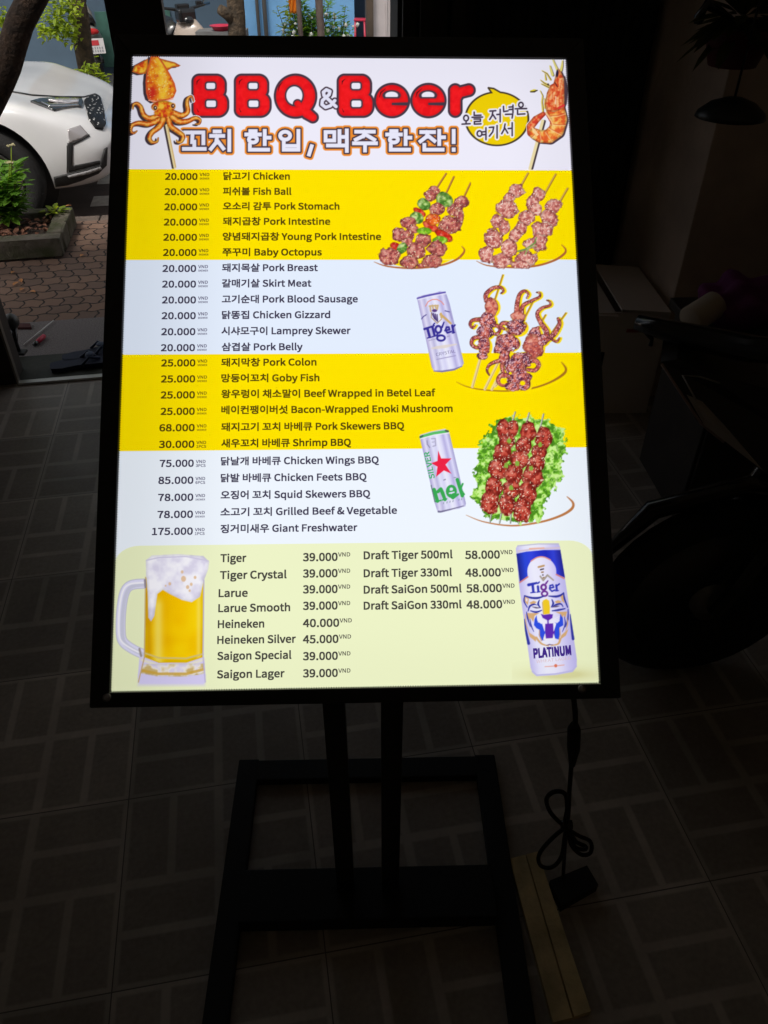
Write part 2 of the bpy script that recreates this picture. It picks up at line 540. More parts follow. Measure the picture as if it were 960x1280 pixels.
for x in (474, 519.5): h.stroke([(x + 8, 111), (x + 2, 116), (x, 122)], [0.2, 0.8, 0.2], (90, 20, 26))
h.stroke([(353, 103), (349, 108), (348, 114)], [0.2, 0.8, 0.2], (90, 20, 26))
AMP = [(420, 133.5), (405, 119.5), (404.3, 115.5), (408, 112.5), (412.5, 114.5), (411.5, 118.5), (403, 126), (402.5, 131), (407, 134.5), (413, 132.5), (418.5, 126)]
h.stroke(AMP, 4.0, DK); h.stroke(AMP, 2.1, (228, 228, 248))
h.build('heading', screen, 0.0005)

# ---- Korean line: white letters, dark edge, orange rim
CIRC = lambda cx, cy, rx, ry=None: [(cx + rx * math.cos(t), cy + (ry or rx) * math.sin(t)) for t in np.linspace(0, 2 * math.pi, 17)]
RIEUL = [(.05, .0), (.95, .0), (.95, .5), (.05, .5), (.05, 1), (.95, 1)]
G = {
 'kko': [[(.08, .1), (.42, .1), (.40, .58)], [(.56, .1), (.92, .1), (.92, .64)], [(.5, .56), (.5, .88)], [(.02, .92), (.98, .92)]],
 'chi': [[(.2, .05), (.44, .05)], [(.04, .27), (.6, .27)], [(.32, .27), (.27, .6), (.03, .92)], [(.32, .5), (.6, .9)], [(.88, .02), (.88, .98)]],
 'han': [[(.2, .03), (.42, .03)], [(.03, .2), (.6, .2)], CIRC(.31, .45, .17, .15), [(.8, .02), (.8, .68)], [(.8, .36), (1, .36)], [(.18, .72), (.18, .96), (.94, .96)]],
 'ip': [CIRC(.28, .26, .22, .2), [(.86, .02), (.86, .5)], [(.22, .6), (.22, .96)], [(.86, .6), (.86, .96)], [(.22, .77), (.86, .77)], [(.22, .96), (.86, .96)]],
 'maek': [[(.05, .08), (.42, .08), (.42, .5), (.05, .5), (.05, .08)], [(.64, .03), (.64, .64)], [(.95, .0), (.95, .66)], [(.64, .32), (.95, .32)], [(.15, .75), (.95, .75), (.95, 1.02)]],
 'ju': [[(.1, .06), (.9, .06)], [(.5, .06), (.42, .28), (.08, .46)], [(.52, .2), (.92, .46)], [(.0, .64), (1, .64)], [(.5, .64), (.5, 1)]],
 'jan': [[(.05, .08), (.58, .08)], [(.32, .08), (.28, .3), (.02, .54)], [(.32, .25), (.6, .52)], [(.8, .02), (.8, .68)], [(.8, .34), (1, .34)], [(.18, .72), (.18, .96), (.94, .96)]],
 'bang': [[(.5, .02), (.5, .58)], [(.5, .95), (.5, .97)]],
 'comma': [[(.7, .1), (.3, .95)]],
 'o': [CIRC(.5, .32, .27), [(.5, .6), (.5, .86)], [(.05, .9), (.95, .86)]],
 'neul': [[(.2, .05), (.2, .3), (.85, .28)], [(0, .45), (1, .43)], [(.2, .58), (.8, .58), (.8, .76), (.22, .78), (.22, .98), (.85, .96)]],
 'jeo': [[(.02, .15), (.5, .12)], [(.27, .14), (.2, .5), (0, .8)], [(.25, .4), (.5, .75)], [(.6, .42), (.85, .4)], [(.87, .02), (.87, .98)]],
 'nyeok': [[(.08, .1), (.1, .5), (.45, .45)], [(.55, .15), (.85, .13)], [(.55, .35), (.85, .33)], [(.87, 0), (.87, .6)], [(.25, .72), (.85, .7), (.8, 1)]],
 'eun': [CIRC(.5, .2, .2), [(0, .52), (1, .5)], [(.2, .64), (.2, .96), (.85, .93)]],
 'yeo': [CIRC(.25, .5, .23), [(.5, .36), (.85, .34)], [(.5, .6), (.85, .58)], [(.87, .02), (.87, 1)]],
 'gi': [[(.05, .15), (.5, .12), (.4, .5), (.05, .85)], [(.85, 0), (.85, 1)]],
 'seo': [[(.28, .1), (.2, .5), (0, .85)], [(.25, .4), (.5, .8)], [(.55, .45), (.85, .43)], [(.87, 0), (.87, 1)]],
}
def sd_block(pic, a, b_, r):
    """a bar with square ends, offset so that sd - r is the bar of half width r"""
    a, b_ = np.array(a, float), np.array(b_, float); t = (b_ - a) / np.hypot(*(b_ - a))
    q = pic.p - (a + b_) / 2
    dx = np.abs(q @ t) - np.hypot(*(b_ - a)) / 2 - r; dy = np.abs(q[:, 0] * -t[1] + q[:, 1] * t[0]) - r
    return np.hypot(np.maximum(dx, 0), np.maximum(dy, 0)) + np.minimum(np.maximum(dx, dy), 0)
def glyph(pic, key, x0, y0, x1, y1, block=0.0):
    out = []
    for st in G[key]:
        q = [(x0 + a * (x1 - x0), y0 + b_ * (y1 - y0)) for a, b_ in st]
        if block and len(q) < 10:
            out += [sd_block(pic, a, b_, block) for a, b_ in zip(q, q[1:])]
        else:
            out.append(pic.sd_stroke(q, 0.0) - block)
    return np.minimum.reduce(out)
k = Pic(222, 152, 580, 200, 0.62)
KR = [('kko', 229.5, 163.5, 256.5, 188.5), ('chi', 263, 163.5, 290, 188.5), ('han', 307, 163.5, 337, 188.5), ('ip', 348.5, 163.5, 377, 188.5),
      ('comma', 384, 182, 392, 194), ('maek', 405.5, 163.5, 435, 188.5), ('ju', 442.5, 163.5, 470, 188.5), ('han', 483, 163.5, 513, 188.5),
      ('jan', 525, 163.5, 555, 188.5), ('bang', 563.5, 163.5, 570.5, 188.5)]
d = [glyph(k, *q, block=2.4) for q in KR]
for q in d: k.fill(q - 4.1, OR_)
for q in d: k.fill(q - 1.9, DK)
for q in d: k.fill(q, WH)
k.build('subheading', screen, 0.0007)

# ---- speech bubble
b = Pic(572, 106, 666, 188, 0.62)
tail = b.sd_poly([(610.5, 110.5), (617, 111.5), (632, 120), (606, 124), (615, 117)])
body = np.minimum(b.sd_ell(621, 149, 39, 33), tail)
b.fill(body - 1.3, (70, 58, 40)); b.fill(body + 0.8, (238, 206, 8))
BT = [('o', 577, 144, 588, 157), ('neul', 590, 140, 603, 156), ('jeo', 612, 137, 627, 153), ('nyeok', 628, 132, 643, 148), ('eun', 644, 128.5, 658, 144),
      ('yeo', 596, 160, 609, 175), ('gi', 611, 157.5, 623, 173), ('seo', 627, 154, 642, 170)]
d = [glyph(b, *q) for q in BT]
for q in d: b.fill(q - 3.0, (236, 234, 248))
for q in d: b.fill(q - 1.0, (60, 48, 66))
b.build('speech_bubble', screen, 0.0009)

# ---- squid
s = Pic(161, 71, 256, 214, 0.62, crop=(160, 65, 8.53))
mantle = [(245, 50), (325, 50), (395, 150), (450, 240), (500, 340), (518, 420), (490, 490), (430, 515), (350, 525), (270, 545), (215, 505), (195, 440), (190, 330), (197, 250), (215, 170)]
finL = [(215, 75), (150, 110), (75, 150), (42, 220), (60, 222), (125, 245), (190, 238), (222, 170)]
finR = [(330, 70), (420, 95), (500, 115), (562, 150), (540, 165), (480, 170), (430, 200), (400, 195), (365, 130)]
TN = [([(330, 690), (230, 712), (170, 672), (140, 592), (100, 555), (62, 565), (55, 612)], [32, 30, 27, 24, 20, 15, 9]),
      ([(330, 730), (230, 772), (120, 762), (52, 785), (32, 840), (62, 872), (97, 848)], [32, 30, 26, 22, 18, 13, 8]),
      ([(380, 720), (340, 800), (262, 862), (232, 922), (262, 968), (312, 962), (325, 922)], [34, 31, 28, 24, 19, 13, 8]),
      ([(430, 690), (455, 790), (530, 850), (590, 900), (572, 960), (532, 966), (520, 945)], [32, 30, 27, 24, 18, 12, 7]),
      ([(470, 690), (540, 745), (640, 742), (720, 708), (770, 730), (760, 772), (720, 772)], [34, 32, 28, 22, 17, 12, 7]),
      ([(490, 655), (580, 682), (640, 640), (632, 560), (642, 500), (680, 480), (700, 528)], [32, 30, 26, 23, 18, 13, 9])]
sh = lambda pts, dx, dy: [(x + dx, y + dy) for x, y in pts]
TN = [(smooth(p_), r_) for p_, r_ in TN]
for pts in (mantle, finL, finR): s.poly(sh(pts, -30, 10), (66, 52, 62))
for pts, r in TN: s.stroke(sh(pts, -26, 12), r, (66, 52, 62))
s.stroke([(395, 800), (482, 1235)], 15, (70, 58, 60)); s.stroke([(415, 790), (502, 1232)], 15, (236, 218, 165)); s.stroke([(424, 790), (511, 1232)], 5, (214, 176, 112))
OC = [(214, 66, 36), (232, 120, 28), (246, 170, 44), (250, 200, 66)]
for pts in (finL, finR):
    sd = s.sd_poly(pts); s.tex(sd, OC, 0.22, 31, rim=0.35); s.fill(np.abs(sd + 1) - 0.7, (206, 80, 44), 0.7)
sd = s.sd_poly(mantle)
s.tex(sd, [(214, 84, 30), (232, 120, 28), (242, 150, 34), (248, 180, 50)], 0.24, 11, rim=0.2, rimw=3, contrast=1.2)
s.over(np.clip(1 + sd / 4.5, 0, 1) * (sd < 0) * (0.5 + 0.6 * fbm(s.p[:, 0] * .3, s.p[:, 1] * .3, 12)), (214, 74, 34), 0.8)
cx = s.p[:, 0]; cy = s.p[:, 1]
core = np.exp(-((cx - 200.5 - (cy - 75) * 0.13) / 6.5) ** 2) * (sd < -1)
s.over(core * (0.45 + 0.6 * fbm(cx * .3, cy * .3, 4)), (252, 214, 62), 0.95)
s.over(np.exp(-((cx - 190) / 6) ** 2 - ((cy - 117) / 8) ** 2) * (sd < -0.6) * 1.2, (206, 44, 36), 0.9)
s.over(np.exp(-((cx - 205.5) / 2) ** 2 - ((cy - 103) / 6) ** 2) * (fbm(cx * .5, cy * .5, 8) > .45), (255, 246, 214), 0.8)
s.specks(sd, (255, 236, 150), 0.7, 0.8, 77, 0.7); s.specks(sd, (190, 50, 24), 0.6, 0.83, 78, 0.6)
s.fill(np.abs(sd + 0.9) - 0.7, (220, 90, 50), 0.75)
s.stroke([(225, 520), (300, 535), (400, 528), (480, 505)], 6, (250, 170, 140))
hd = s.sd_ell(378, 590, 128, 66); s.tex(hd, OC, 0.3, 17, rim=0.3)
for pts, r in TN:
    sd = s.sd_stroke(pts, r); s.tex(sd, [(222, 88, 30), (238, 134, 40), (250, 176, 66)], 0.35, 23, rim=0.42, rimw=2.2)
    s.stroke(pts, [x * 0.25 for x in r], (252, 206, 112), 0.7)
hd2 = s.sd_ell(385, 655, 105, 45); s.tex(hd2, OC[:3], 0.35, 19, rim=0.1)
for ex, ey in ((292, 602), (481, 580)):
    s.fill(s.sd_ell(ex, ey, 30, 32), (240, 168, 80)); s.fill(s.sd_ell(ex, ey, 20, 24), (86, 48, 40)); s.fill(s.sd_ell(ex + 3, ey - 2, 6, 8), (250, 236, 220))
s.build('squid_picture', screen, 0.0011)

# ---- shrimp on a stick
s = Pic(655, 72, 712, 213, 0.62, crop=(640, 65, 8.53))
BODY = ([(455, 600), (500, 720), (470, 840), (390, 905), (300, 905), (235, 875)], [100, 86, 82, 74, 66, 58])
HEAD = [(440, 340), (462, 250), (490, 175), (520, 215), (552, 290), (556, 400), (557, 560), (540, 612), (450, 645), (370, 635), (345, 560), (370, 440), (405, 360)]
TAIL = ([(205, 865), (195, 800), (255, 725), (330, 668)], [46, 42, 40, 26])
s.stroke([(345, 745), (212, 1245)], 15, (72, 60, 66)); s.stroke([(325, 740), (190, 1245)], 16, (236, 220, 170))
s.stroke(sh(BODY[0], 16, 14), BODY[1], (74, 58, 70)); s.poly(sh(HEAD, 20, 10), (74, 58, 70))
s.stroke([(560, 270), (585, 400), (575, 560)], [8, 10, 8], (74, 58, 70))
for pts in ([(500, 250), (470, 170), (432, 85)], [(520, 200), (532, 150), (536, 100)], [(430, 250), (415, 200), (402, 155)]):
    s.stroke(sh(pts, 8, 4), [13, 10, 6], (70, 56, 60)); s.stroke(pts, [14, 12, 7], (226, 214, 120))
for pts in ([(410, 300), (370, 235), (318, 205)], [(390, 360), (340, 335), (302, 305)], [(385, 380), (345, 360), (310, 345)], [(360, 300), (350, 240)], [(330, 640), (318, 540), (325, 470), (300, 420)], [(350, 600), (345, 500)]):
    s.stroke(pts, [12, 10, 5], (224, 202, 96)); s.stroke(sh(pts, 8, 6), [3, 3, 2], (90, 66, 50))
s.stroke([(200, 428), (235, 425), (268, 415)], [10, 13, 5], (70, 58, 40)); s.stroke([(198, 420), (232, 412), (250, 408)], [5, 9, 4], (226, 206, 50))
SC = [(214, 74, 44), (232, 112, 62), (242, 146, 84), (248, 186, 128)]
sd = s.sd_stroke(*TAIL); s.tex(sd, [(214, 66, 50), (232, 100, 60), (244, 150, 96)], 0.3, 5, rim=0.3)
sd = s.sd_stroke(*BODY)
s.tex(sd, [(226, 96, 46), (240, 138, 62), (248, 176, 84), (250, 204, 120)], 0.22, 9, rim=0.3)
for a, q in (((390, 690), (580, 650)), ((400, 770), (585, 775)), ((385, 810), (545, 890)), ((350, 850), (440, 980)), ((290, 850), (300, 985)), ((265, 830), (190, 930))):
    m = ((a[0] + q[0]) / 2 + 8, (a[1] + q[1]) / 2 + 8)
    s.over((0.5 - s.sd_stroke([a, m, q], 4)) * (sd < 0), (208, 92, 58), 0.8); s.over((0.5 - s.sd_stroke(sh([a, m, q], 4, 12), 4)) * (sd < 0), (252, 218, 160), 0.7)
s.poly([(205, 800), (240, 830), (285, 885), (262, 905), (222, 860)], (250, 210, 150))
sd = s.sd_poly(HEAD); s.tex(sd, SC, 0.3, 13, rim=0.3)
for x0, x1 in ((400, 375), (430, 420), (465, 462), (500, 505), (530, 538)):
    s.over((0.6 - s.sd_stroke([(x0 + 30, 300), (x0, 450), (x1, 610)], 5)) * (sd < 0), (210, 66, 40), 0.5)
s.stroke([(465, 480), (462, 560)], 4, (255, 230, 200)); s.stroke([(500, 600), (548, 575)], 12, (222, 56, 58))
s.fill(s.sd_ell(480, 235, 14, 40, 0.1), (40, 30, 60)); s.stroke([(455, 330), (480, 375)], 5, (90, 40, 40)); s.fill(s.sd_ell(383, 352, 9, 11), (60, 40, 40))
for a in (0, 1, 2, 3): s.stroke([(360 + a * 18, 650 + a * 26), (395 + a * 12, 700 + a * 26)], 6, (250, 190, 120)); s.stroke([(352 + a * 18, 662 + a * 26), (385 + a * 12, 712 + a * 26)], 3, (190, 70, 50))
s.build('shrimp_picture', screen, 0.0011)

MEAT = [(138, 64, 66), (170, 82, 80), (194, 104, 96), (216, 142, 126)]
MEATL = [(166, 86, 82), (196, 112, 104), (214, 140, 128), (236, 186, 170)]
GREEN = [(70, 120, 44), (110, 160, 70), (150, 190, 96), (200, 222, 150)]
LIME = [(96, 160, 30), (130, 196, 40), (180, 226, 90)]
REDP = [(190, 36, 30), (220, 58, 40), (240, 110, 80)]
ORAN = [(206, 70, 30), (232, 100, 36), (244, 150, 60)]
def arc(s, pts, r, col=(178, 104, 52)):
    q = np.array(pts, float); t = np.linspace(0, len(q) - 1, 40); i = np.minimum(t.astype(int), len(q) - 2)
    out = []
    for ti, ii in zip(t, i):
        p0, p1, p2, p3 = q[max(ii - 1, 0)], q[ii], q[ii + 1], q[min(ii + 2, len(q) - 1)]; u = ti - ii
        out.append(tuple(0.5 * (2 * p1 + (p2 - p0) * u + (2 * p0 - 5 * p1 + 4 * p2 - p3) * u * u + (3 * p1 - p0 - 3 * p2 + p3) * u ** 3)))
    rr = np.interp(np.linspace(0, 1, 40), np.linspace(0, 1, len(r)), r)
    s.stroke(out, list(rr), col)
# ---- skewers with peppers
s = Pic(463, 212, 588, 338, 0.75, crop=(465, 210, 7.68))
# the white plate edge dips below the yellow band
s.fill(np.maximum(s.sd_ell(430, 700, 470, 262), (884 - (s.p[:, 1] - 210) * 7.68) / 7.68), (255, 227, 0))
arc(s, [(20, 905), (150, 948), (400, 966), (650, 940), (800, 888), (868, 832), (886, 790), (860, 755)], [2, 7, 9, 9, 10, 11, 8, 3])
for a, q in (((710, 60), (620, 200)), ((785, 90), (705, 260)), ((945, 150), (870, 310))):
    s.stroke([a, q], 9, (150, 92, 40)); s.stroke(sh([a, q], -3, -3), 4, (206, 148, 70))
LST = [('M', 600, 220, 50, 42), ('M', 558, 272, 58, 52), ('G', 495, 352, 68, 52), ('R', 455, 428, 66, 32), ('G', 432, 482, 66, 56), ('M', 350, 528, 72, 58), ('M', 395, 590, 52, 46),
       ('M', 258, 640, 66, 66), ('M', 338, 660, 62, 60), ('M', 335, 718, 52, 40), ('R', 235, 765, 66, 40), ('G', 288, 775, 44, 56), ('M', 165, 850, 104, 82),
       ('M', 795, 400, 80, 62), ('M', 855, 335, 72, 58), ('M', 832, 470, 50, 80), ('M', 748, 555, 104, 88),
       ('G', 692, 312, 82, 72), ('M', 625, 402, 72, 64), ('R', 560, 565, 78, 40), ('O', 585, 500, 72, 58), ('L', 505, 610, 72, 36), ('M', 492, 700, 76, 66), ('M', 420, 800, 92, 72), ('M', 355, 905, 86, 62),
       ('R', 690, 655, 92, 40), ('L', 652, 697, 68, 38), ('M', 625, 775, 90, 76), ('M', 575, 895, 98, 64), ('M', 480, 940, 60, 22)]
for i, (t, x, y, rx, ry) in enumerate(LST):
    col = {'M': MEAT, 'G': GREEN, 'R': REDP, 'O': ORAN, 'L': LIME}[t]
    s.chunk(x, y, rx, ry, col, 100 + i * 7, 0.34 if t == 'M' else 0.25, 0.28 if t == 'M' else 0.16, (250, 226, 196) if t in 'MO' else None, 0.5 if t in 'RG' else 0)
sd = s.sd_ell(500, 600, 300, 330)
s.specks((s.a < .5) * 10.0 + sd * 0 - 1, (226, 200, 90), 0.9, 0.86, 5, 0.6); s.specks((s.a < .5) * 10.0 - 1, (70, 96, 40), 0.8, 0.9, 6, 0.7)
s.build('vegetable_skewer_picture', screen, 0.0011)
# ---- pork skewers
s = Pic(592, 212, 712, 338, 0.75, crop=(590, 210, 7.385))
s.fill(np.maximum(s.sd_ell(430, 660, 440, 262), (850 - (s.p[:, 1] - 210) * 7.385) / 7.385), (255, 227, 0))
arc(s, [(40, 862), (150, 905), (400, 922), (600, 905), (760, 855), (848, 797), (862, 755), (826, 712)], [2, 6, 8, 9, 10, 11, 8, 3])
for a, q in (((515, 55), (440, 190)), ((770, 65), (660, 260)), ((880, 195), (790, 350))):
    s.stroke([a, q], 10, (168, 122, 40)); s.stroke(sh([a, q], -3, -3), 4, (222, 186, 96))
LST = [(410, 215, 70, 62), (345, 280, 50, 46), (320, 382, 98, 78), (242, 500, 62, 66), (298, 550, 52, 60), (192, 662, 84, 88), (135, 802, 64, 76), (270, 858, 88, 62),
       (612, 250, 62, 62), (552, 325, 58, 60), (592, 390, 50, 58), (510, 462, 74, 64), (450, 560, 58, 60), (395, 630, 56, 60), (340, 745, 74, 84),
       (752, 352, 70, 60), (715, 468, 74, 78), (645, 575, 98, 74), (620, 692, 70, 80), (540, 700, 60, 50), (495, 842, 92, 78), (450, 895, 86, 34)]
for i, (x, y, rx, ry) in enumerate(LST):
    s.chunk(x, y, rx * 1.04, ry * 1.04, MEATL, 300 + i * 11, 0.36, 0.3, (252, 232, 220))
s.stroke([(425, 772), (500, 752), (580, 695), (592, 645)], [8, 9, 8, 5], (120, 150, 80)); s.stroke([(490, 800), (515, 745)], 6, (150, 170, 100)); s.stroke([(510, 745), (590, 720)], 5, (170, 180, 120))
s.build('pork_skewer_picture', screen, 0.0011)
# ---- octopus skewers
s = Pic(568, 340, 714, 494, 0.75, crop=(575, 340, 6.857))
arc(s, [(-30, 945), (60, 985), (200, 1012), (400, 1022), (600, 1002), (760, 952), (880, 882), (906, 832), (868, 775)], [2, 4, 5, 6, 7, 8, 11, 10, 3], (170, 116, 32))
BODIES = [(265, 305, 60, 78), (235, 420, 68, 70), (215, 520, 66, 60), (205, 640, 52, 72), (190, 720, 44, 36), (490, 390, 58, 48), (480, 480, 86, 72), (395, 610, 104, 78), (345, 660, 58, 46), (380, 740, 44, 66),
          (640, 530, 50, 52), (625, 645, 84, 96), (535, 750, 92, 62), (470, 810, 98, 66), (505, 905, 92, 78), (450, 985, 70, 34), (550, 975, 44, 40), (700, 590, 40, 50)]
TT = [([(225, 250), (222, 195), (280, 142), (345, 135), (372, 165), (350, 186)], [20, 20, 17, 14, 10, 7]), ([(485, 350), (490, 270), (510, 195), (550, 165), (585, 192), (570, 226)], [24, 21, 17, 13, 10, 7]),
      ([(525, 360), (540, 290), (620, 246), (680, 215), (680, 182), (655, 178)], [22, 18, 14, 11, 9, 6]), ([(360, 755), (262, 790), (230, 842), (250, 886)], [20, 15, 11, 7]), ([(400, 690), (360, 800), (372, 872)], [28, 20, 14]),
      ([(720, 600), (742, 520), (692, 440), (660, 362), (700, 312), (768, 290), (768, 258), (742, 245)], [30, 24, 20, 17, 14, 12, 9, 6]), ([(710, 610), (800, 540), (850, 450), (838, 402)], [18, 22, 19, 12]),
      ([(760, 560), (822, 600), (850, 570)], [12, 11, 8]), ([(620, 560), (630, 510), (670, 480)], [24, 22, 14]), ([(190, 410), (110, 415), (85, 450), (105, 480), (128, 460)], [22, 16, 14, 12, 8]),
      ([(250, 470), (310, 460), (338, 500), (310, 535), (262, 520)], [20, 16, 15, 14, 12]), ([(190, 560), (115, 570), (98, 620), (135, 650), (185, 640)], [20, 18, 16, 15, 14]), ([(440, 455), (370, 440), (345, 470), (375, 490)], [20, 18, 16, 12]),
      ([(560, 770), (640, 760), (672, 800), (640, 845), (580, 840)], [26, 22, 20, 18, 16]), ([(440, 890), (350, 890), (325, 935), (360, 970), (420, 965)], [24, 20, 18, 18, 16]), ([(520, 900), (575, 925), (580, 985), (530, 1000)], [22, 20, 18, 16])]
HALO = (252, 222, 20)
TT = [(smooth(p_), r_) for p_, r_ in TT]
for x, y, rx, ry in BODIES: s.fill(s.sd_ell(x + 16, y + 4, rx + 6, ry + 4), HALO)
for pts, r in TT: s.stroke(sh(pts, 14, 2), [q + 4 for q in r], HALO)
for a, q in (((365, 30), (290, 260)), ((620, 262), (550, 400)), ((905, 355), (700, 640)), ((730, 372), (690, 440))):
    s.stroke(sh([a, q], 8, 0), 7, HALO); s.stroke([a, q], 7, (186, 142, 44))
for a, q in (((180, 720), (105, 985)), ((325, 780), (212, 1005)), ((370, 820), (272, 1008)), ((420, 870), (300, 980))):
    s.stroke([a, q], 12, (238, 216, 150)); s.stroke(sh([a, q], 6, 0), 3, (200, 160, 90))
OCT = [(96, 48, 74), (140, 66, 76), (186, 86, 78), (214, 122, 104)]
for i, (pts, r) in enumerate(TT):
    sd = s.sd_stroke(pts, r); s.tex(sd, OCT[1:], 0.4, 500 + i, rim=0.45, rimw=1.6)
    s.specks(sd, (238, 180, 176), 0.9, 0.72, 520 + i, 0.8)
for i, (x, y, rx, ry) in enumerate(BODIES):
    lightc = i in (0, 5, 11); sd = s.chunk(x, y, rx, ry, [(160, 70, 70), (206, 104, 88), (226, 150, 128)] if lightc else OCT, 540 + i * 3, 0.3, 0.3)
    s.specks(sd, (240, 196, 204), 0.85, 0.62 if not lightc else 0.85, 560 + i, 0.75)
for x, y, rr in ((312, 498, 14), (140, 612, 16), (632, 805, 16), (372, 938, 28), (535, 955, 22), (455, 658, 9), (430, 870, 12)):
    s.fill(s.sd_ell(x, y, rr, rr * 0.9), (238, 245, 255) if y < 690 else (255, 227, 0))
s.build('octopus_skewer_picture', screen, 0.0011)
# ---- beef skewers on lettuce
s = Pic(578, 512, 722, 662, 0.75, crop=(500, 500, 4.0))
arc(s, [(330, 576), (420, 610), (560, 629), (700, 611), (800, 580), (856, 546), (864, 515), (834, 484)], [1, 3, 4, 5, 6, 7, 6, 2], (190, 124, 74))
LT = [(500, 100), (560, 80), (640, 88), (740, 100), (815, 160), (832, 240), (800, 320), (812, 390), (770, 440), (722, 520), (715, 600), (640, 620), (540, 612), (430, 590), (400, 530), (362, 490), (378, 430), (372, 350), (400, 280), (382, 220), (430, 192), (455, 125)]
sd = s.sd_poly(LT) + (fbm(s.p[:, 0] * .22, s.p[:, 1] * .22, 41, 3) - .5) * 13
s.tex(sd, [(78, 140, 34), (114, 186, 46), (158, 220, 84), (206, 244, 148)], 0.2, 43, rim=0.05, contrast=2.4)
s.over((np.abs(fbm(s.p[:, 0] * .14, s.p[:, 1] * .14, 44, 3) - .5) < .02) * (sd < -1) * 1.0, (206, 244, 150), 0.6)
s.over((fbm(s.p[:, 0] * .3, s.p[:, 1] * .3, 45, 2) > .66) * (sd < -1) * 1.0, (66, 122, 34), 0.4)
for a, q in (((575, 62), (558, 125)), ((645, 66), (628, 130)), ((717, 72), (698, 150)), ((456, 570), (449, 612)), ((506, 570), (497, 615)), ((555, 570), (551, 615)), ((600, 590), (592, 615))):
    s.stroke([a, q], 4, (120, 124, 110)); s.stroke(sh([a, q], -2, 0), 1.6, (226, 228, 224))
BEEF = [(128, 34, 28), (164, 50, 40), (190, 70, 56), (210, 100, 82)]
LST = [(518, 150, 36, 46), (566, 142, 30, 38), (535, 208, 44, 34), (512, 268, 50, 44), (490, 345, 54, 46), (470, 432, 44, 46), (450, 510, 50, 54), (640, 160, 42, 46), (616, 230, 40, 42), (596, 300, 48, 42), (570, 372, 50, 44), (556, 446, 44, 46), (535, 522, 46, 50),
       (718, 190, 46, 50), (694, 262, 40, 38), (680, 320, 46, 44), (662, 386, 54, 50), (636, 468, 46, 56), (610, 552, 50, 56)]
for i, (x, y, rx, ry) in enumerate(LST):
    s.chunk(x, y, rx * 0.93, ry * 1.1, BEEF, 700 + i * 5, 0.28, 0.2, (250, 226, 200))
for x, y in ((545, 205), (585, 318), (655, 342), (555, 440), (700, 225), (530, 330)):
    sd = s.sd_ell(x, y, 11, 13) + (fbm(s.p[:, 0], s.p[:, 1], 7) - .5) * 3; s.fill(sd, (134, 176, 66))
s.build('beef_skewer_picture', screen, 0.0011)

# ---- cans
def can_shade(s, sd, q, cols):
    """cols along the can's width, q = (left top, right top, right bottom, left bottom) in crop pixels"""
    A, B_, C_, D_ = s.T(q)
    v = np.clip(((s.p[:, 1] - (A[1] + B_[1]) / 2) / ((C_[1] + D_[1] - A[1] - B_[1]) / 2)), 0, 1)
    l, r = A[0] + (D_[0] - A[0]) * v, B_[0] + (C_[0] - B_[0]) * v
    u = np.clip((s.p[:, 0] - l) / (r - l), 0, 0.999) * (len(cols) - 1)
    i = u.astype(int); t = (u - i)[:, None]; Cc = np.array(cols, float)
    c = Cc[i] * (1 - t) + Cc[i + 1] * t
    m = np.clip(0.5 - sd / 0.9, 0, 1)
    s.c = s.c * (1 - m[:, None]) + c * m[:, None]; s.a = np.maximum(s.a, m)
SIL = [(176, 168, 214), (226, 222, 246), (188, 184, 222), (226, 226, 250), (214, 212, 244), (236, 236, 252), (222, 220, 248), (184, 178, 226), (222, 220, 250), (170, 166, 212)]
INK = (58, 50, 150)
s = Pic(518, 360, 583, 470, 0.6, crop=(515, 355, 10.67))
sd = s.sd_poly([(62, 192), (95, 165), (380, 98), (445, 108), (462, 150), (500, 260), (690, 1060), (665, 1105), (560, 1150), (400, 1172), (292, 1168), (262, 1110), (78, 250)])
can_shade(s, sd, ((62, 192), (450, 110), (690, 1080), (270, 1150)), SIL)
s.stroke([(72, 196), (180, 165), (300, 140), (440, 115)], [10, 13, 13, 10], (98, 88, 176)); s.stroke([(80, 215), (300, 162), (452, 135)], 6, (232, 230, 250))
s.stroke([(295, 1165), (400, 1170), (560, 1145), (665, 1100)], [7, 12, 12, 6], (128, 120, 170))
s.stroke([(180, 300), (215, 240), (270, 212), (330, 210), (390, 240), (422, 280)], 6, (232, 140, 130))
for pts in ([(240, 300), (250, 370)], [(270, 290), (285, 345)], [(310, 290), (320, 330)], [(345, 290), (335, 345)], [(232, 300), (340, 292)]): s.stroke(pts, 11, (206, 178, 132))
s.fill(s.sd_ell(300, 360, 34, 20), (92, 62, 132))
for a in range(4): s.stroke([(262 + a * 24, 390 + a * 8), (300 + a * 14, 470 + a * 12)], 7, (70, 50, 110))
s.stroke([(258, 400), (255, 450), (335, 530), (395, 470)], 5, (170, 140, 90)); s.stroke([(380, 410), (450, 470), (515, 530)], [16, 16, 14], (206, 170, 110)); s.stroke([(385, 400), (392, 450)], 14, (210, 176, 110))
s.stroke([(128, 470), (150, 440), (188, 415)], 7, (90, 84, 150)); s.stroke([(440, 362), (500, 378)], 7, (90, 84, 150)); s.stroke([(500, 378), (530, 470)], 4, (150, 144, 200))
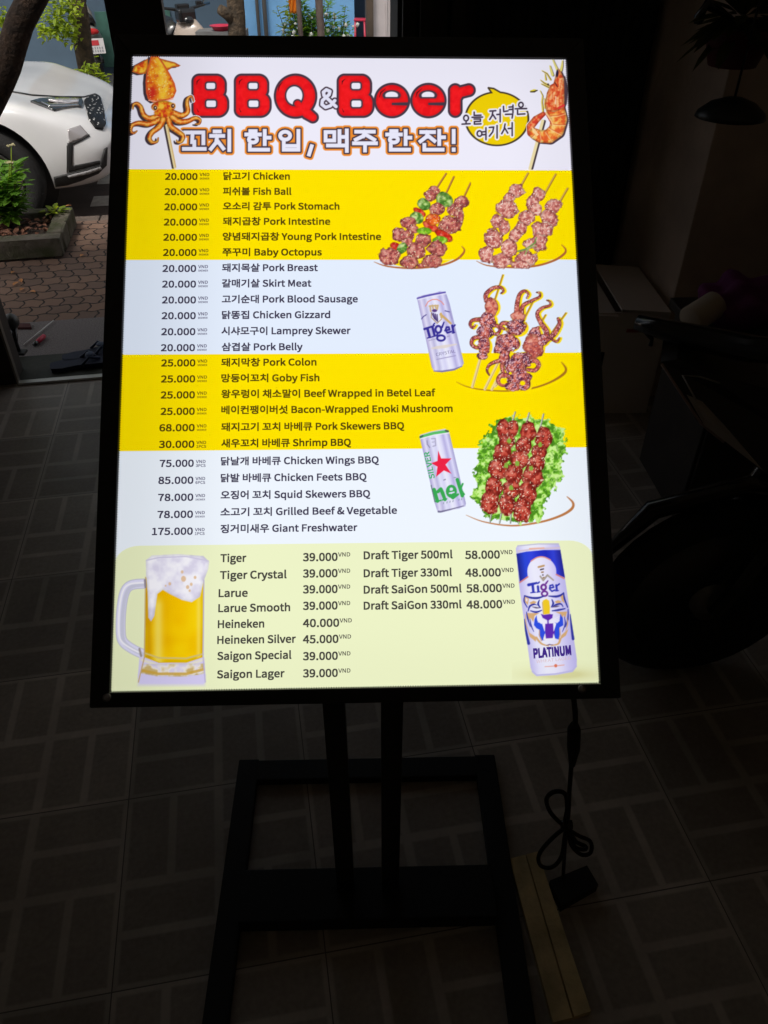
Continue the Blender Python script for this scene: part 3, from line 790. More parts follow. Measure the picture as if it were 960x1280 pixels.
for pts, r in (([(165, 605), (265, 572)], [16, 12]), ([(205, 600), (235, 710)], 18), ([(205, 725), (262, 712)], 8), ([(285, 545), (300, 530)], 10), ([(252, 578), (292, 560)], 12), ([(272, 580), (300, 690)], 17), ([(270, 708), (325, 695)], 8),
               (CIRC(350, 610, 38, 46), 15), ([(400, 580), (425, 515)], [14, 9]), ([(340, 660), (330, 690), (400, 690)], 12), (CIRC(385, 725, 52, 36), 14),
               ([(440, 625), (500, 612), (490, 580), (460, 580), (445, 620), (470, 655), (520, 640)], 13), ([(535, 560), (552, 650)], 16), ([(535, 660), (568, 650)], 7), ([(550, 575), (572, 552)], 11)):
    s.stroke(pts, r, INK)
for x in (225, 250, 275, 300, 470, 490): s.stroke([(x, 762 - (x - 220) * .22), (x + 8, 755 - (x - 220) * .22)], 7, (170, 164, 200))
s.stroke([(265, 862), (340, 850), (440, 838), (590, 808)], [10, 20, 22, 8], (224, 212, 202), 0.8)
w = Words()
w.affine('CRYSTAL', (515 + 322 / 10.67, 355 + 968 / 10.67), (515 + 580 / 10.67, 355 + 918 / 10.67), (515 + 314 / 10.67, 355 + 928 / 10.67), (110, 100, 150), 0.0, 0.0014)
for x in range(330, 590, 26): s.stroke([(x, 1010 - (x - 330) * .2), (x + 14, 1007 - (x - 330) * .2)], 6, (160, 152, 196))
cn = s.build('silver_tiger_can_picture', screen, 0.0012)
w.build('lettering', screen); 
s = Pic(522, 534, 586, 644, 0.6, crop=(520, 530, 10.67))
sd = s.sd_poly([(50, 185), (62, 155), (200, 108), (380, 72), (428, 92), (450, 150), (665, 1060), (655, 1100), (560, 1135), (400, 1170), (320, 1182), (282, 1160), (250, 1060)])
can_shade(s, sd, ((50, 180), (440, 95), (668, 1080), (270, 1150)), SIL)
s.stroke([(60, 182), (100, 160), (240, 125), (420, 100)], [16, 20, 22, 18], (92, 190, 104)); s.stroke([(58, 175), (85, 160)], 14, (60, 110, 90)); s.stroke([(395, 92), (425, 100)], 12, (76, 84, 84))
s.stroke([(55, 152), (200, 108), (390, 72)], 6, (214, 210, 226))
s.stroke([(60, 200), (240, 150), (440, 122)], 6, (240, 238, 250))
s.stroke([(145, 225), (150, 275), (182, 315)], 6, (140, 136, 168)); s.stroke([(205, 200), (255, 195), (262, 290), (225, 300)], 7, (170, 166, 196)); s.stroke([(215, 245), (255, 240)], 6, (180, 176, 206))
s.poly([(295, 360), (335, 462), (470, 462), (392, 545), (470, 665), (370, 622), (268, 705), (285, 572), (202, 525), (285, 495)], (236, 36, 70))
for pts, r in (([(240, 880), (285, 1030)], [26, 24]), ([(262, 1035), (330, 1022)], 10), ([(290, 905), (330, 870), (352, 920), (385, 1010)], [22, 24, 26, 22]), ([(352, 1015), (408, 1000)], 9),
               (CIRC(470, 900, 48, 62), 26), ([(428, 910), (520, 890)], 12), ([(440, 950), (490, 985), (560, 940)], [18, 22, 14]), ([(550, 745), (615, 960)], [24, 22]), ([(588, 880), (622, 800)], 12), ([(600, 880), (638, 940)], [12, 14])):
    s.stroke(pts, r, (58, 168, 84))
s.fill(s.sd_ell(470, 870, 22, 20), (222, 222, 248)); s.stroke([(445, 925), (505, 912)], 9, (222, 222, 248))
for x in (365, 410, 450, 490, 570, 605): s.stroke([(x, 1065 - (x - 365) * .22), (x + 4, 1050 - (x - 365) * .22)], 6, (150, 160, 180))
s.stroke([(200, 820), (250, 1040)], 6, (90, 110, 120)); s.stroke([(370, 750), (390, 742)], 8, (150, 146, 176)); s.stroke([(505, 718), (530, 715)], 6, (150, 146, 176))
s.stroke([(300, 1170), (330, 1172), (480, 1135), (630, 1095)], [14, 12, 8, 6], (120, 116, 150))
w = Words(); w.affine('SILVER', (520 + 248 / 10.67, 530 + 722 / 10.67), (520 + 172 / 10.67, 530 + 372 / 10.67), (520 + 180 / 10.67, 530 + 736 / 10.67), (84, 178, 124), 0.012, 0.0014)
s.build('green_star_can_picture', screen, 0.0012); w.build('lettering', screen)
s = Pic(640, 674, 738, 852, 0.7, crop=(635, 670, 6.737))
s.over(np.exp(-np.maximum(s.sd_ell(450, 1165, 150, 26), 0) / 4) * 0.8, (214, 210, 150))
sd = s.sd_poly([(64, 105), (80, 78), (250, 62), (420, 62), (436, 90), (438, 120), (470, 300), (578, 1040), (576, 1100), (540, 1145), (400, 1170), (240, 1180), (205, 1150), (188, 1110), (90, 400), (70, 160)])
CANW = [(196, 190, 236), (226, 224, 250), (236, 236, 252), (234, 232, 252), (226, 222, 250), (206, 200, 244), (190, 184, 236)]
can_shade(s, sd, ((64, 110), (438, 80), (580, 1090), (200, 1150)), CANW)
blue = s.sd_poly([(68, 150), (150, 132), (300, 118), (440, 118), (478, 352)] + smooth([(405, 325), (398, 262), (358, 206), (305, 180), (250, 180), (192, 215), (163, 275), (165, 345)]) + [(98, 395)])
can_shade(s, blue, ((68, 150), (440, 118), (478, 352), (98, 395)), [(34, 40, 140), (44, 70, 214), (54, 70, 222), (40, 52, 200), (36, 46, 190), (52, 66, 214), (38, 40, 150)])
s.stroke(smooth([(192, 213), (245, 181), (300, 178), (354, 202)]), 5, (228, 150, 140)); s.stroke([(98, 392), (165, 345)], 6, (212, 130, 130)); s.stroke([(405, 325), (470, 358)], 6, (212, 130, 130))
s.stroke([(85, 128), (250, 108), (432, 100)], 7, (214, 196, 214)); s.stroke([(180, 108), (300, 102)], 6, (236, 180, 160)); s.stroke([(80, 85), (250, 68), (425, 68)], 4, (186, 186, 206))
for a in range(5): s.stroke([(262 + a * 10, 262 + a * 22), (298 - a * 2, 252 + a * 26)], 6, (80, 66, 84) if a % 2 else (160, 120, 80))
s.stroke([(255, 262), (300, 250)], 8, (196, 156, 110)); s.stroke([(270, 340), (295, 375), (330, 330), (380, 372)], [7, 7, 8, 6], (170, 160, 150))
w = Words()
tq = lambda x, y: (635 + x / 6.737, 670 + y / 6.737)
for pts, r in (([(172, 412), (240, 396)], [13, 9]), ([(205, 410), (212, 470)], 11), ([(190, 478), (228, 474)], 5), ([(250, 425), (254, 465)], 10), ([(250, 400), (262, 388)], 6), ([(242, 474), (268, 470)], 5), (CIRC(298, 432, 20, 22), 9), ([(318, 400), (334, 378)], [8, 5]),
               (CIRC(306, 486, 24, 20), 8), ([(348, 440), (382, 432), (374, 412), (352, 418), (350, 448), (368, 466), (392, 456)], 7), ([(404, 415), (410, 458)], 9), ([(398, 464), (424, 460)], 4), ([(410, 420), (430, 404)], 7)):
    s.stroke(pts, r, (52, 60, 180) if pts[0][0] < 270 or pts[0][0] > 340 else (112, 50, 150))
NV, TAN, BL, PU = (52, 58, 160), (214, 172, 122), (48, 80, 224), (96, 44, 178)
s.poly([(138, 503), (134, 548), (166, 582), (174, 528)], TAN); s.poly([(464, 482), (440, 508), (452, 548), (474, 566)], TAN); s.poly([(148, 520), (148, 545), (160, 556), (164, 532)], (236, 226, 236))
s.poly([(158, 648), (262, 650), (222, 672), (212, 725), (188, 690), (168, 720)], TAN); s.poly([(398, 640), (496, 636), (482, 690), (466, 668), (452, 700), (440, 660)], TAN)
s.poly([(168, 806), (236, 852), (232, 890), (182, 850)], TAN); s.poly([(508, 782), (486, 838), (436, 874), (446, 836)], TAN)
s.poly([(180, 560), (214, 545), (240, 556), (222, 572), (190, 578)], TAN); s.poly([(392, 552), (420, 540), (448, 552), (436, 566), (402, 566)], TAN)
for pts, r, col in (([(138, 503), (190, 520), (250, 522), (304, 506)], [5, 9, 10, 4], NV), ([(340, 506), (400, 510), (440, 500), (466, 480)], [4, 10, 9, 5], NV), ([(466, 480), (474, 530), (500, 600)], [5, 8, 5], NV), ([(138, 503), (134, 550), (160, 600)], [4, 6, 4], NV),
                    ([(262, 540), (252, 574), (270, 604)], [4, 9, 4], NV), ([(368, 536), (379, 568), (363, 598)], [4, 9, 4], NV), ([(188, 630), (235, 641), (282, 626)], [4, 9, 4], NV), ([(370, 630), (420, 624), (478, 612)], [4, 9, 5], NV),
                    ([(168, 632), (182, 592), (216, 576), (240, 582)], [4, 8, 7, 2], NV), ([(370, 600), (400, 580), (442, 572), (462, 596)], [3, 8, 7, 3], NV), ([(202, 596), (235, 604), (266, 606)], [2, 7, 2], (96, 84, 120)), ([(374, 600), (404, 594), (430, 590)], [2, 7, 2], (96, 84, 120)),
                    ([(154, 640), (164, 692), (186, 762)], [3, 7, 3], NV), ([(184, 700), (194, 756), (216, 806)], [2, 6, 2], NV), ([(504, 616), (502, 700), (482, 766)], [3, 7, 3], NV), ([(472, 680), (480, 740), (456, 806)], [2, 6, 2], NV), ([(494, 690), (500, 740), (484, 800)], [2, 5, 2], TAN), ([(146, 660), (150, 740), (176, 810)], [2, 5, 2], TAN),
                    ([(522, 660), (532, 760), (546, 866)], [3, 9, 12], NV), ([(136, 700), (150, 800), (172, 904)], [3, 9, 13], NV), ([(236, 856), (280, 906), (340, 926)], [10, 8, 4], TAN), ([(438, 868), (420, 908), (362, 922)], [10, 8, 4], TAN)):
    q = smooth(pts); s.stroke(q, list(np.interp(np.linspace(0, 1, len(q)), np.linspace(0, 1, len(r) if isinstance(r, list) else 2), r if isinstance(r, list) else [r, r])), col)
s.poly([(238, 668), (222, 700), (216, 750), (236, 776), (262, 790), (258, 830), (276, 880), (312, 876), (314, 770), (300, 735), (280, 742), (262, 728), (246, 715)], BL)
s.poly([(438, 655), (460, 690), (464, 752), (432, 770), (436, 830), (428, 872), (392, 862), (382, 765), (392, 728), (412, 735), (432, 715)], BL)
s.poly([(308, 740), (378, 735), (392, 800), (386, 864), (318, 868), (311, 800)], PU)
s.poly([(290, 545), (320, 530), (345, 545), (352, 600), (350, 655), (300, 662), (296, 600)], (240, 202, 40)); s.stroke([(288, 560), (296, 655)], 4, (206, 168, 90))
s.poly([(274, 655), (300, 664), (350, 657), (376, 660), (372, 690), (336, 714), (290, 690)], PU); s.stroke([(334, 705), (336, 740)], 6, PU)
for a in (-1, 1):
    s.stroke([(345 + a * 46, 742), (345 + a * 38, 800)], [12, 2], (240, 238, 252)); s.stroke([(345 + a * 40, 868), (345 + a * 36, 825)], [10, 2], (240, 236, 240))
for a in range(3):
    s.stroke([(252, 690 + a * 17), (312, 712 + a * 9)], 3, (238, 236, 250)); s.stroke([(360, 712 + a * 9), (428, 680 + a * 17)], 3, (238, 236, 250))
s.stroke([(262, 795), (262, 840), (282, 882)], 4, TAN); s.stroke([(434, 780), (438, 830), (428, 870)], 4, TAN)
s.stroke([(318, 870), (385, 866)], 7, (240, 238, 246)); s.stroke([(322, 920), (345, 914), (378, 916)], [2, 5, 2], (120, 90, 120))
w.affine('PLATINUM', tq(218, 1026), tq(528, 998), tq(212, 952), (66, 40, 138), 0.022, 0.0014)
w.affine('WHEAT LAGER', tq(238, 1070), tq(528, 1040), tq(236, 1044), (222, 192, 196), 0.0, 0.0014)
s.fill(s.sd_ell(400, 1092, 14, 14), (226, 120, 90)); s.stroke([(310, 1100), (385, 1095)], 4, (232, 170, 160)); s.stroke([(415, 1092), (470, 1086)], 4, (232, 170, 160))
s.stroke([(205, 1140), (240, 1172), (400, 1162), (540, 1135), (572, 1095)], 7, (190, 186, 232))
s.build('blue_tiger_can_picture', screen, 0.0012); w.build('lettering', screen)
# ---- beer mug
s = Pic(142, 690, 264, 860, 0.75, crop=(130, 660, 2.909))
HB = [(152, 202), (100, 208), (76, 235), (64, 300), (62, 380), (72, 415), (105, 440), (142, 458)]
HB = smooth(HB)
s.stroke(HB, 18, (186, 184, 216)); s.stroke(HB, 15.5, (226, 224, 250)); s.stroke(sh(HB, 6, 4), 7, (206, 206, 226)); s.stroke(sh(HB, -7, -3), 3, (250, 248, 255))
s.fill(s.sd_poly([(130, 470), (366, 470), (370, 540), (366, 566), (128, 566), (124, 540)]), (216, 208, 244))
s.over(np.clip(0.5 - s.sd_poly([(128, 535), (368, 535), (366, 572), (126, 572)]) / 5, 0, 1), (216, 208, 246), 0.9)
beer = s.sd_poly([(154, 180), (364, 180), (360, 470), (300, 490), (200, 490), (148, 470)])
s.tex(beer, [(240, 184, 0), (250, 204, 4), (252, 214, 10)], 0.02, 71, rim=0.12, rimw=6, contrast=2.2)
X, Y = (s.p[:, 0] - 130) * 2.909, (s.p[:, 1] - 660) * 2.909
s.over(np.exp(-((X - 198) / 18) ** 2) * (beer < -1) * np.clip((Y - 240) / 40, 0, 1), (248, 228, 110), 0.75)
s.over(np.exp(-((X - 165) / 10) ** 2) * (beer < -1), (206, 150, 10), 0.6); s.over(np.exp(-((X - 280) / 40) ** 2 - ((Y - 300) / 80) ** 2) * (beer < -1), (250, 196, 0), 0.7)
s.over(np.exp(-((X - 345) / 8) ** 2) * (beer < -1), (250, 226, 110), 0.6)
foam = s.sd_poly([(153, 118), (175, 100), (270, 95), (362, 102), (383, 122), (380, 150), (364, 190), (350, 250), (320, 270), (285, 262), (240, 240), (215, 225), (195, 240), (184, 320), (172, 340), (162, 325), (160, 240), (154, 170)])
s.tex(foam, [(222, 217, 238), (238, 235, 249), (250, 248, 255)], 0.09, 73, rim=0.1, rimw=4)
for x, y, rr in ((290, 185, 9), (318, 205, 5), (305, 215, 6), (240, 203, 5), (285, 160, 5), (332, 180, 5), (225, 210, 3), (312, 228, 4)): s.fill(s.sd_ell(x, y, rr, rr * 1.2), (226, 184, 140), 0.8)
s.stroke([(155, 118), (200, 108), (300, 104), (380, 120)], 2, (206, 200, 226))
s.stroke([(150, 455), (200, 472), (300, 474), (360, 458)], 3, (216, 196, 120)); s.stroke([(140, 480), (200, 500), (300, 500), (364, 478)], 5, (232, 226, 214))
base = s.sd_poly([(138, 495), (366, 492), (366, 530), (300, 540), (200, 540), (134, 528)])
s.tex(base, [(206, 180, 118), (226, 210, 176), (238, 232, 228), (220, 212, 236)], 0.13, 79, rim=0.08)
s.stroke([(140, 518), (200, 530), (300, 530), (362, 514)], 5, (206, 162, 60), 0.8); s.stroke([(364, 190), (361, 470), (369, 560)], 2, (188, 180, 220)); s.stroke([(152, 180), (148, 470), (126, 560)], 2, (200, 170, 120))
s.stroke([(150, 190), (152, 215)], 4, (150, 140, 150)); s.stroke([(130, 440), (136, 465)], 4, (160, 150, 150))
s.build('beer_mug_picture', screen, 0.0012)

# ---- the lists
DISH = [(221, 220.5, 206.7, 246.7, '20.000', 279.6, 362, '닭고기 Chicken'), (240, 239.5, 206.2, 246.6, '20.000', 279, 364, '피쉬볼 Fish Ball'),
 (259, 258, 205.8, 246.3, '20.000', 279, 424, '오소리 감투 Pork Stomach'), (278, 277, 205.2, 246.1, '20.000', 279, 412.5, '돼지곱창 Pork Intestine'),
 (297, 296, 204.6, 246, '20.000', 278.7, 476, '양념돼지곱창 Young Pork Intestine'), (316, 315.5, 204.2, 245.5, '20.000', 278.5, 402, '쭈꾸미 Baby Octopus'),
 (336, 335, 203.5, 245, '20.000', 278, 397, '돼지목살 Pork Breast'), (355.5, 354.5, 203.1, 244.8, '20.000', 277.7, 389, '갈매기살 Skirt Meat'),
 (375.3, 374.3, 202.9, 244.8, '20.000', 277.7, 447, '고기순대 Pork Blood Sausage'), (395, 394, 202.5, 244.5, '20.000', 277.7, 412.5, '닭똥집 Chicken Gizzard'),
 (415, 414, 202, 244, '20.000', 277.2, 438, '시샤모구이 Lamprey Skewer'), (435, 434, 201.5, 243.5, '20.000', 277.5, 378, '삼겹살 Pork Belly'),
 (454, 453.3, 202, 244, '25.000', 277, 395.3, '돼지막창 Pork Colon'), (474, 473, 201.7, 243.7, '25.000', 277, 399, '망둥어꼬치 Goby Fish'),
 (494, 492.7, 201.4, 243.4, '25.000', 277, 544, '왕우렁이 채소말이 Beef Wrapped in Betel Leaf'), (514.5, 512.7, 201.2, 243.2, '25.000', 277, 565.5, '베이컨팽이버섯 Bacon-Wrapped Enoki Mushroom'),
 (535, 534, 199.6, 243.1, '68.000', 277, 505, '돼지고기 꼬치 바베큐 Pork Skewers BBQ'), (555.7, 554.3, 199, 242.7, '30.000', 277, 438.5, '새우꼬치 바베큐 Shrimp BBQ'),
 (579.5, 576.7, 200, 242, '75.000', 276.5, 473.3, '닭날개 바베큐 Chicken Wings BBQ'), (600.7, 597.7, 198.3, 241.5, '85.000', 276.3, 458, '닭발 바베큐 Chicken Feets BBQ'),
 (622, 619, 198, 241.4, '78.000', 276.2, 462.5, '오징어 꼬치 Squid Skewers BBQ'), (643.3, 640.2, 197.2, 241, '78.000', 276, 496, '소고기 꼬치 Grilled Beef & Vegetable'), (664.5, 661.2, 190.4, 240.8, '175.000', 276, 446.5, '징거미새우 Giant Freshwater')]
SUBS = {17: '1PCS', 18: '3PCS', 19: '6PCS', 22: '1PCS'}
names, prices = Words(), Words()
for i, (yp, yn, pl, pr, pt, nl, nr, ntx) in enumerate(DISH):
    ink = (84, 66, 14) if (i < 6 or 12 <= i < 18) else (70, 66, 88)
    ink2 = (118, 98, 20) if (i < 6 or 12 <= i < 18) else (108, 106, 132)
    cap = 7.9 + 0.6 * i / 22
    prices.line(pt, pl, pr, yp, cap, ink)
    names.line(ntx, nl, nr, yn, cap, ink)
    prices.line('VND', pr + 3, pr + 15, yp - 2.4, 3.7, ink2, 0, .01)
    prices.line(SUBS.get(i, 'SKEWER'), pr + 3, pr + 15, yp + 2.6, 3.3 if i in SUBS else 2.2, ink2, 0, .01)
names.build('dish_list', screen); prices.build('dish_price_list', screen)
INKD = (74, 72, 66)
drink_rows = (('Tiger', 276, 307.7, 697.8, '39.000', 379, 421.7, 696.6), ('Tiger Crystal', 275.4, 358, 719, '39.000', 379, 421.7, 717), ('Larue', 273.7, 309.4, 741.5, '39.000', 379, 421.7, 736.8), ('Larue Smooth', 273.3, 362.4, 760.3, '39.000', 379, 421.7, 757.4),
        ('Heineken', 272.7, 330, 780.3, '40.000', 379, 423.7, 779), ('Heineken Silver', 272, 369.6, 800, '45.000', 379, 422.8, 799.2), ('Saigon Special', 272, 364, 820, '39.000', 379, 422, 820.3), ('Saigon Lager', 271.6, 355.5, 843, '39.000', 379, 422, 841.7),
        ('Draft Tiger 500ml', 455, 565.4, 694.3, '58.000', 581.7, 624.5, 693.7), ('Draft Tiger 330ml', 455, 564.7, 716.7, '48.000', 582, 625.8, 716), ('Draft SaiGon 500ml', 455, 576.7, 737.2, '58.000', 583.2, 627, 735.6), ('Draft SaiGon 330ml', 455, 576.7, 757.2, '48.000', 583.5, 627.5, 755.8))
for rows in (drink_rows[:8], drink_rows[8:]):
  drk, dpr = Words(), Words()
  for n_, x0, x1, yn, p_, q0, q1, yp in rows:
    drk.line(n_, x0, x1, yn, 9.4, INKD); dpr.line(p_, q0, q1, yp, 9.6, INKD); dpr.line('VND', q1 + 1, q1 + 16, yp - 3.4, 5.0, (96, 94, 84), 0, .008)
  drk.build('drink_list', screen); dpr.build('drink_price_list', screen)

# ---- frame round the film: four mitred rails, back plate, black dotted rim
def fq(px, py): return px2b(px, py)
L_, T_ = fq(113, 880)[0], fq(400, 47.2)[1]
R__, B_ = fq(775, 868)[0], fq(450, 878.5)[1]
mb = MB()
D0, D1 = -0.022, 0.004
def rail(a, b_, c_, d):
    mb.prism([(x, y, D0) for x, y in (a, b_, c_, d)], (0, 0, D1 - D0))
e = 0.0006
rail((L_, T_), (R__, T_), (PW - e, -e), (e, -e)); rail((L_, B_), (e, -PH + e), (PW - e, -PH + e), (R__, B_))
rail((L_, T_), (e, -e), (e, -PH + e), (L_, B_)); rail((R__, T_), (R__, B_), (PW - e, -PH + e), (PW - e, -e))
frame = bpart('frame', mb, M_BLACK)
bv = frame.modifiers.new('bevel', 'BEVEL'); bv.width = 0.0015; bv.segments = 2; bv.limit_method = 'ANGLE'
mb = MB().box(((L_ + R__) / 2, (T_ + B_) / 2, -0.012), (R__ - L_ - 0.008, T_ - B_ - 0.008, 0.019))
bpart('back_panel', mb, M_BLACK2)
mb = MB()
st = 0.0030
def dot(x, y, r=0.0013): mb.add([(x - r, y, .0014), (x, y - r, .0014), (x + r, y, .0014), (x, y + r, .0014)], [(0, 1, 2, 3)])
for i in range(int(PW / st)):
    dot(st * (i + .5), -0.0012); dot(st * (i + .5), -PH + 0.0012)
for i in range(int(PH / st)):
    dot(0.0012, -st * (i + .5)); dot(PW - 0.0012, -st * (i + .5))
bpart('dotted_rim', mb, M_BLACK2, screen)

# ---- stand: posts, tilt bracket, base frame
def FL(px, py, z=0.0): return on_z(px, py, z)
ang = R(1.3)
BR_ = Matrix.Translation(Vector((-0.033, 0.78, 0))) @ Matrix.Rotation(ang, 4, 'Z')
for sx in (-1, 1):
    mb = MB().box((sx * 0.0445, -0.03, 0.507), (0.034, 0.024, 0.926), M=BR_, bev=0.002)
    obj('post', mb, M_BLACK, board)
mb = MB().box((0, 0.0, 0.9), (0.24, 0.03, 0.05), M=BR_, bev=0.004).tube([BR_ @ Vector((-0.13, 0.0, 0.915)), BR_ @ Vector((0.13, 0.0, 0.915))], 0.011)
obj('tilt_bracket', mb, M_BLACK2, board)
HT = 0.022
mb = MB()
W2 = 0.2985
mb.box((0, -0.045, HT / 2 + 0.012), (2 * W2 - 0.092, 0.104, HT + 0.02), M=BR_, bev=0.003)
mb.box((0, 0.251, HT / 2), (2 * W2 - 0.092, 0.052, HT), M=BR_, bev=0.003)
obj('crossbar', mb, M_BLACK2, board)
for sx in (-1, 1):
    mb = MB().box((sx * (W2 - 0.0235), -0.075, HT / 2), (0.047, 0.71, HT), M=BR_, bev=0.003)
    obj('foot', mb, M_BLACK2, board)
M_SCREW = mat('steel_screw', (0.4, 0.4, 0.45), 0.25, 1.0)
for x in (0.03, 0.57):
    mb = MB().lathe([(0.0, .0041), (0.005, .0045), (0.0052, .0062), (0.0, .0066)], 16, M=Matrix.Translation((x if x > .1 else -0.002, B_ + 0.012, 0)))
    bpart('screw', mb, M_SCREW)
# ------------------------------------------------------------------ the shop and the street
def nodes_of(m): return m.node_tree.nodes, m.node_tree.links
def mnode(n, l, op, a, b_=None, c_=None):
    q = n.new('ShaderNodeMath'); q.operation = op
    for i, x in enumerate((a, b_, c_)):
        if x is None: continue
        if isinstance(x, (int, float)): q.inputs[i].default_value = x
        else: l.new(x, q.inputs[i])
    return q.outputs[0]
def mixc(n, l, fac, a, b_):
    q = n.new('ShaderNodeMix'); q.data_type = 'RGBA'
    l.new(fac, q.inputs['Factor'])
    for s_, x in ((6, a), (7, b_)):
        if isinstance(x, tuple): q.inputs[s_].default_value = (*x, 1)
        else: l.new(x, q.inputs[s_])
    return q.outputs[2]
def tile_mat():
    m = mat('printed_floor_tile', (0.1, 0.085, 0.075), 0.42)
    n, l = nodes_of(m); b = n['Principled BSDF']
    tc = n.new('ShaderNodeTexCoord'); sx = n.new('ShaderNodeSeparateXYZ'); l.new(tc.outputs['Object'], sx.inputs[0])
    u, w = mnode(n, l, 'ADD', sx.outputs[0], 20.0), mnode(n, l, 'ADD', sx.outputs[1], 19.75)
    def fr(x, k): return mnode(n, l, 'FRACT', mnode(n, l, 'DIVIDE', x, k))
    def near(f, t, soft=0.35):                          # 1 close to the cell edges, with a soft border
        q = n.new('ShaderNodeMapRange'); q.interpolation_type = 'SMOOTHSTEP'
        l.new(mnode(n, l, 'MINIMUM', f, mnode(n, l, 'SUBTRACT', 1.0, f)), q.inputs['Value'])
        for nm, v in (('From Min', t * (1 - soft)), ('From Max', t * (1 + soft)), ('To Min', 1.0), ('To Max', 0.0)): q.inputs[nm].default_value = v
        return q.outputs[0]
    par = mnode(n, l, 'MODULO', mnode(n, l, 'ADD', mnode(n, l, 'FLOOR', mnode(n, l, 'DIVIDE', u, 0.2)), mnode(n, l, 'FLOOR', mnode(n, l, 'DIVIDE', w, 0.2))), 2.0)
    ba, bb = near(fr(u, 0.1), 0.085), near(fr(w, 0.1), 0.085)
    ends = mnode(n, l, 'MAXIMUM', near(fr(u, 0.2), 0.05), near(fr(w, 0.2), 0.05))
    band = mnode(n, l, 'MAXIMUM', mnode(n, l, 'ADD', mnode(n, l, 'MULTIPLY', ba, par), mnode(n, l, 'MULTIPLY', bb, mnode(n, l, 'SUBTRACT', 1.0, par))), ends)
    nz = n.new('ShaderNodeTexNoise'); nz.inputs['Scale'].default_value = 5; nz.inputs['Detail'].default_value = 6; l.new(tc.outputs['Object'], nz.inputs[0])
    g = n.new('ShaderNodeTexNoise'); g.inputs['Scale'].default_value = 90; g.inputs['Detail'].default_value = 4; l.new(tc.outputs['Object'], g.inputs[0])
    base = mixc(n, l, g.outputs[0], (0.27, 0.235, 0.20), (0.46, 0.41, 0.355))
    c = mixc(n, l, mnode(n, l, 'MULTIPLY', band, mnode(n, l, 'MULTIPLY', nz.outputs[0], 0.85)), base, (0.78, 0.72, 0.65))
    # each tile a little lighter or darker, scuffs and worn patches across them
    ti = n.new('ShaderNodeCombineXYZ'); l.new(mnode(n, l, 'FLOOR', mnode(n, l, 'DIVIDE', u, 0.4)), ti.inputs[0]); l.new(mnode(n, l, 'FLOOR', mnode(n, l, 'DIVIDE', w, 0.4)), ti.inputs[1])
    wn = n.new('ShaderNodeTexWhiteNoise'); wn.noise_dimensions = '2D'; l.new(ti.outputs[0], wn.inputs['Vector'])
    n3 = n.new('ShaderNodeTexNoise'); n3.inputs['Scale'].default_value = 2.6; n3.inputs['Detail'].default_value = 9; n3.inputs['Roughness'].default_value = 0.68; l.new(tc.outputs['Object'], n3.inputs[0])
    wear = mnode(n, l, 'MULTIPLY', mnode(n, l, 'MULTIPLY_ADD', wn.outputs[0], 0.3, 0.75), mnode(n, l, 'MULTIPLY_ADD', n3.outputs[0], 1.3, 0.4))
    sc_ = n.new('ShaderNodeVectorMath'); sc_.operation = 'SCALE'; l.new(c, sc_.inputs[0]); l.new(wear, sc_.inputs['Scale']); c = sc_.outputs[0]
    grout = mnode(n, l, 'MAXIMUM', near(fr(u, 0.4), 0.0028), near(fr(w, 0.4), 0.0028))
    l.new(mixc(n, l, grout, c, (0.12, 0.11, 0.10)), b.inputs['Base Color'])
    l.new(mnode(n, l, 'MULTIPLY_ADD', nz.outputs[0], 0.3, 0.3), b.inputs['Roughness'])
    bp = n.new('ShaderNodeBump'); bp.inputs['Strength'].default_value = 0.25; bp.inputs['Distance'].default_value = 0.002; bp.invert = True
    l.new(grout, bp.inputs['Height']); l.new(bp.outputs[0], b.inputs['Normal'])
    return m
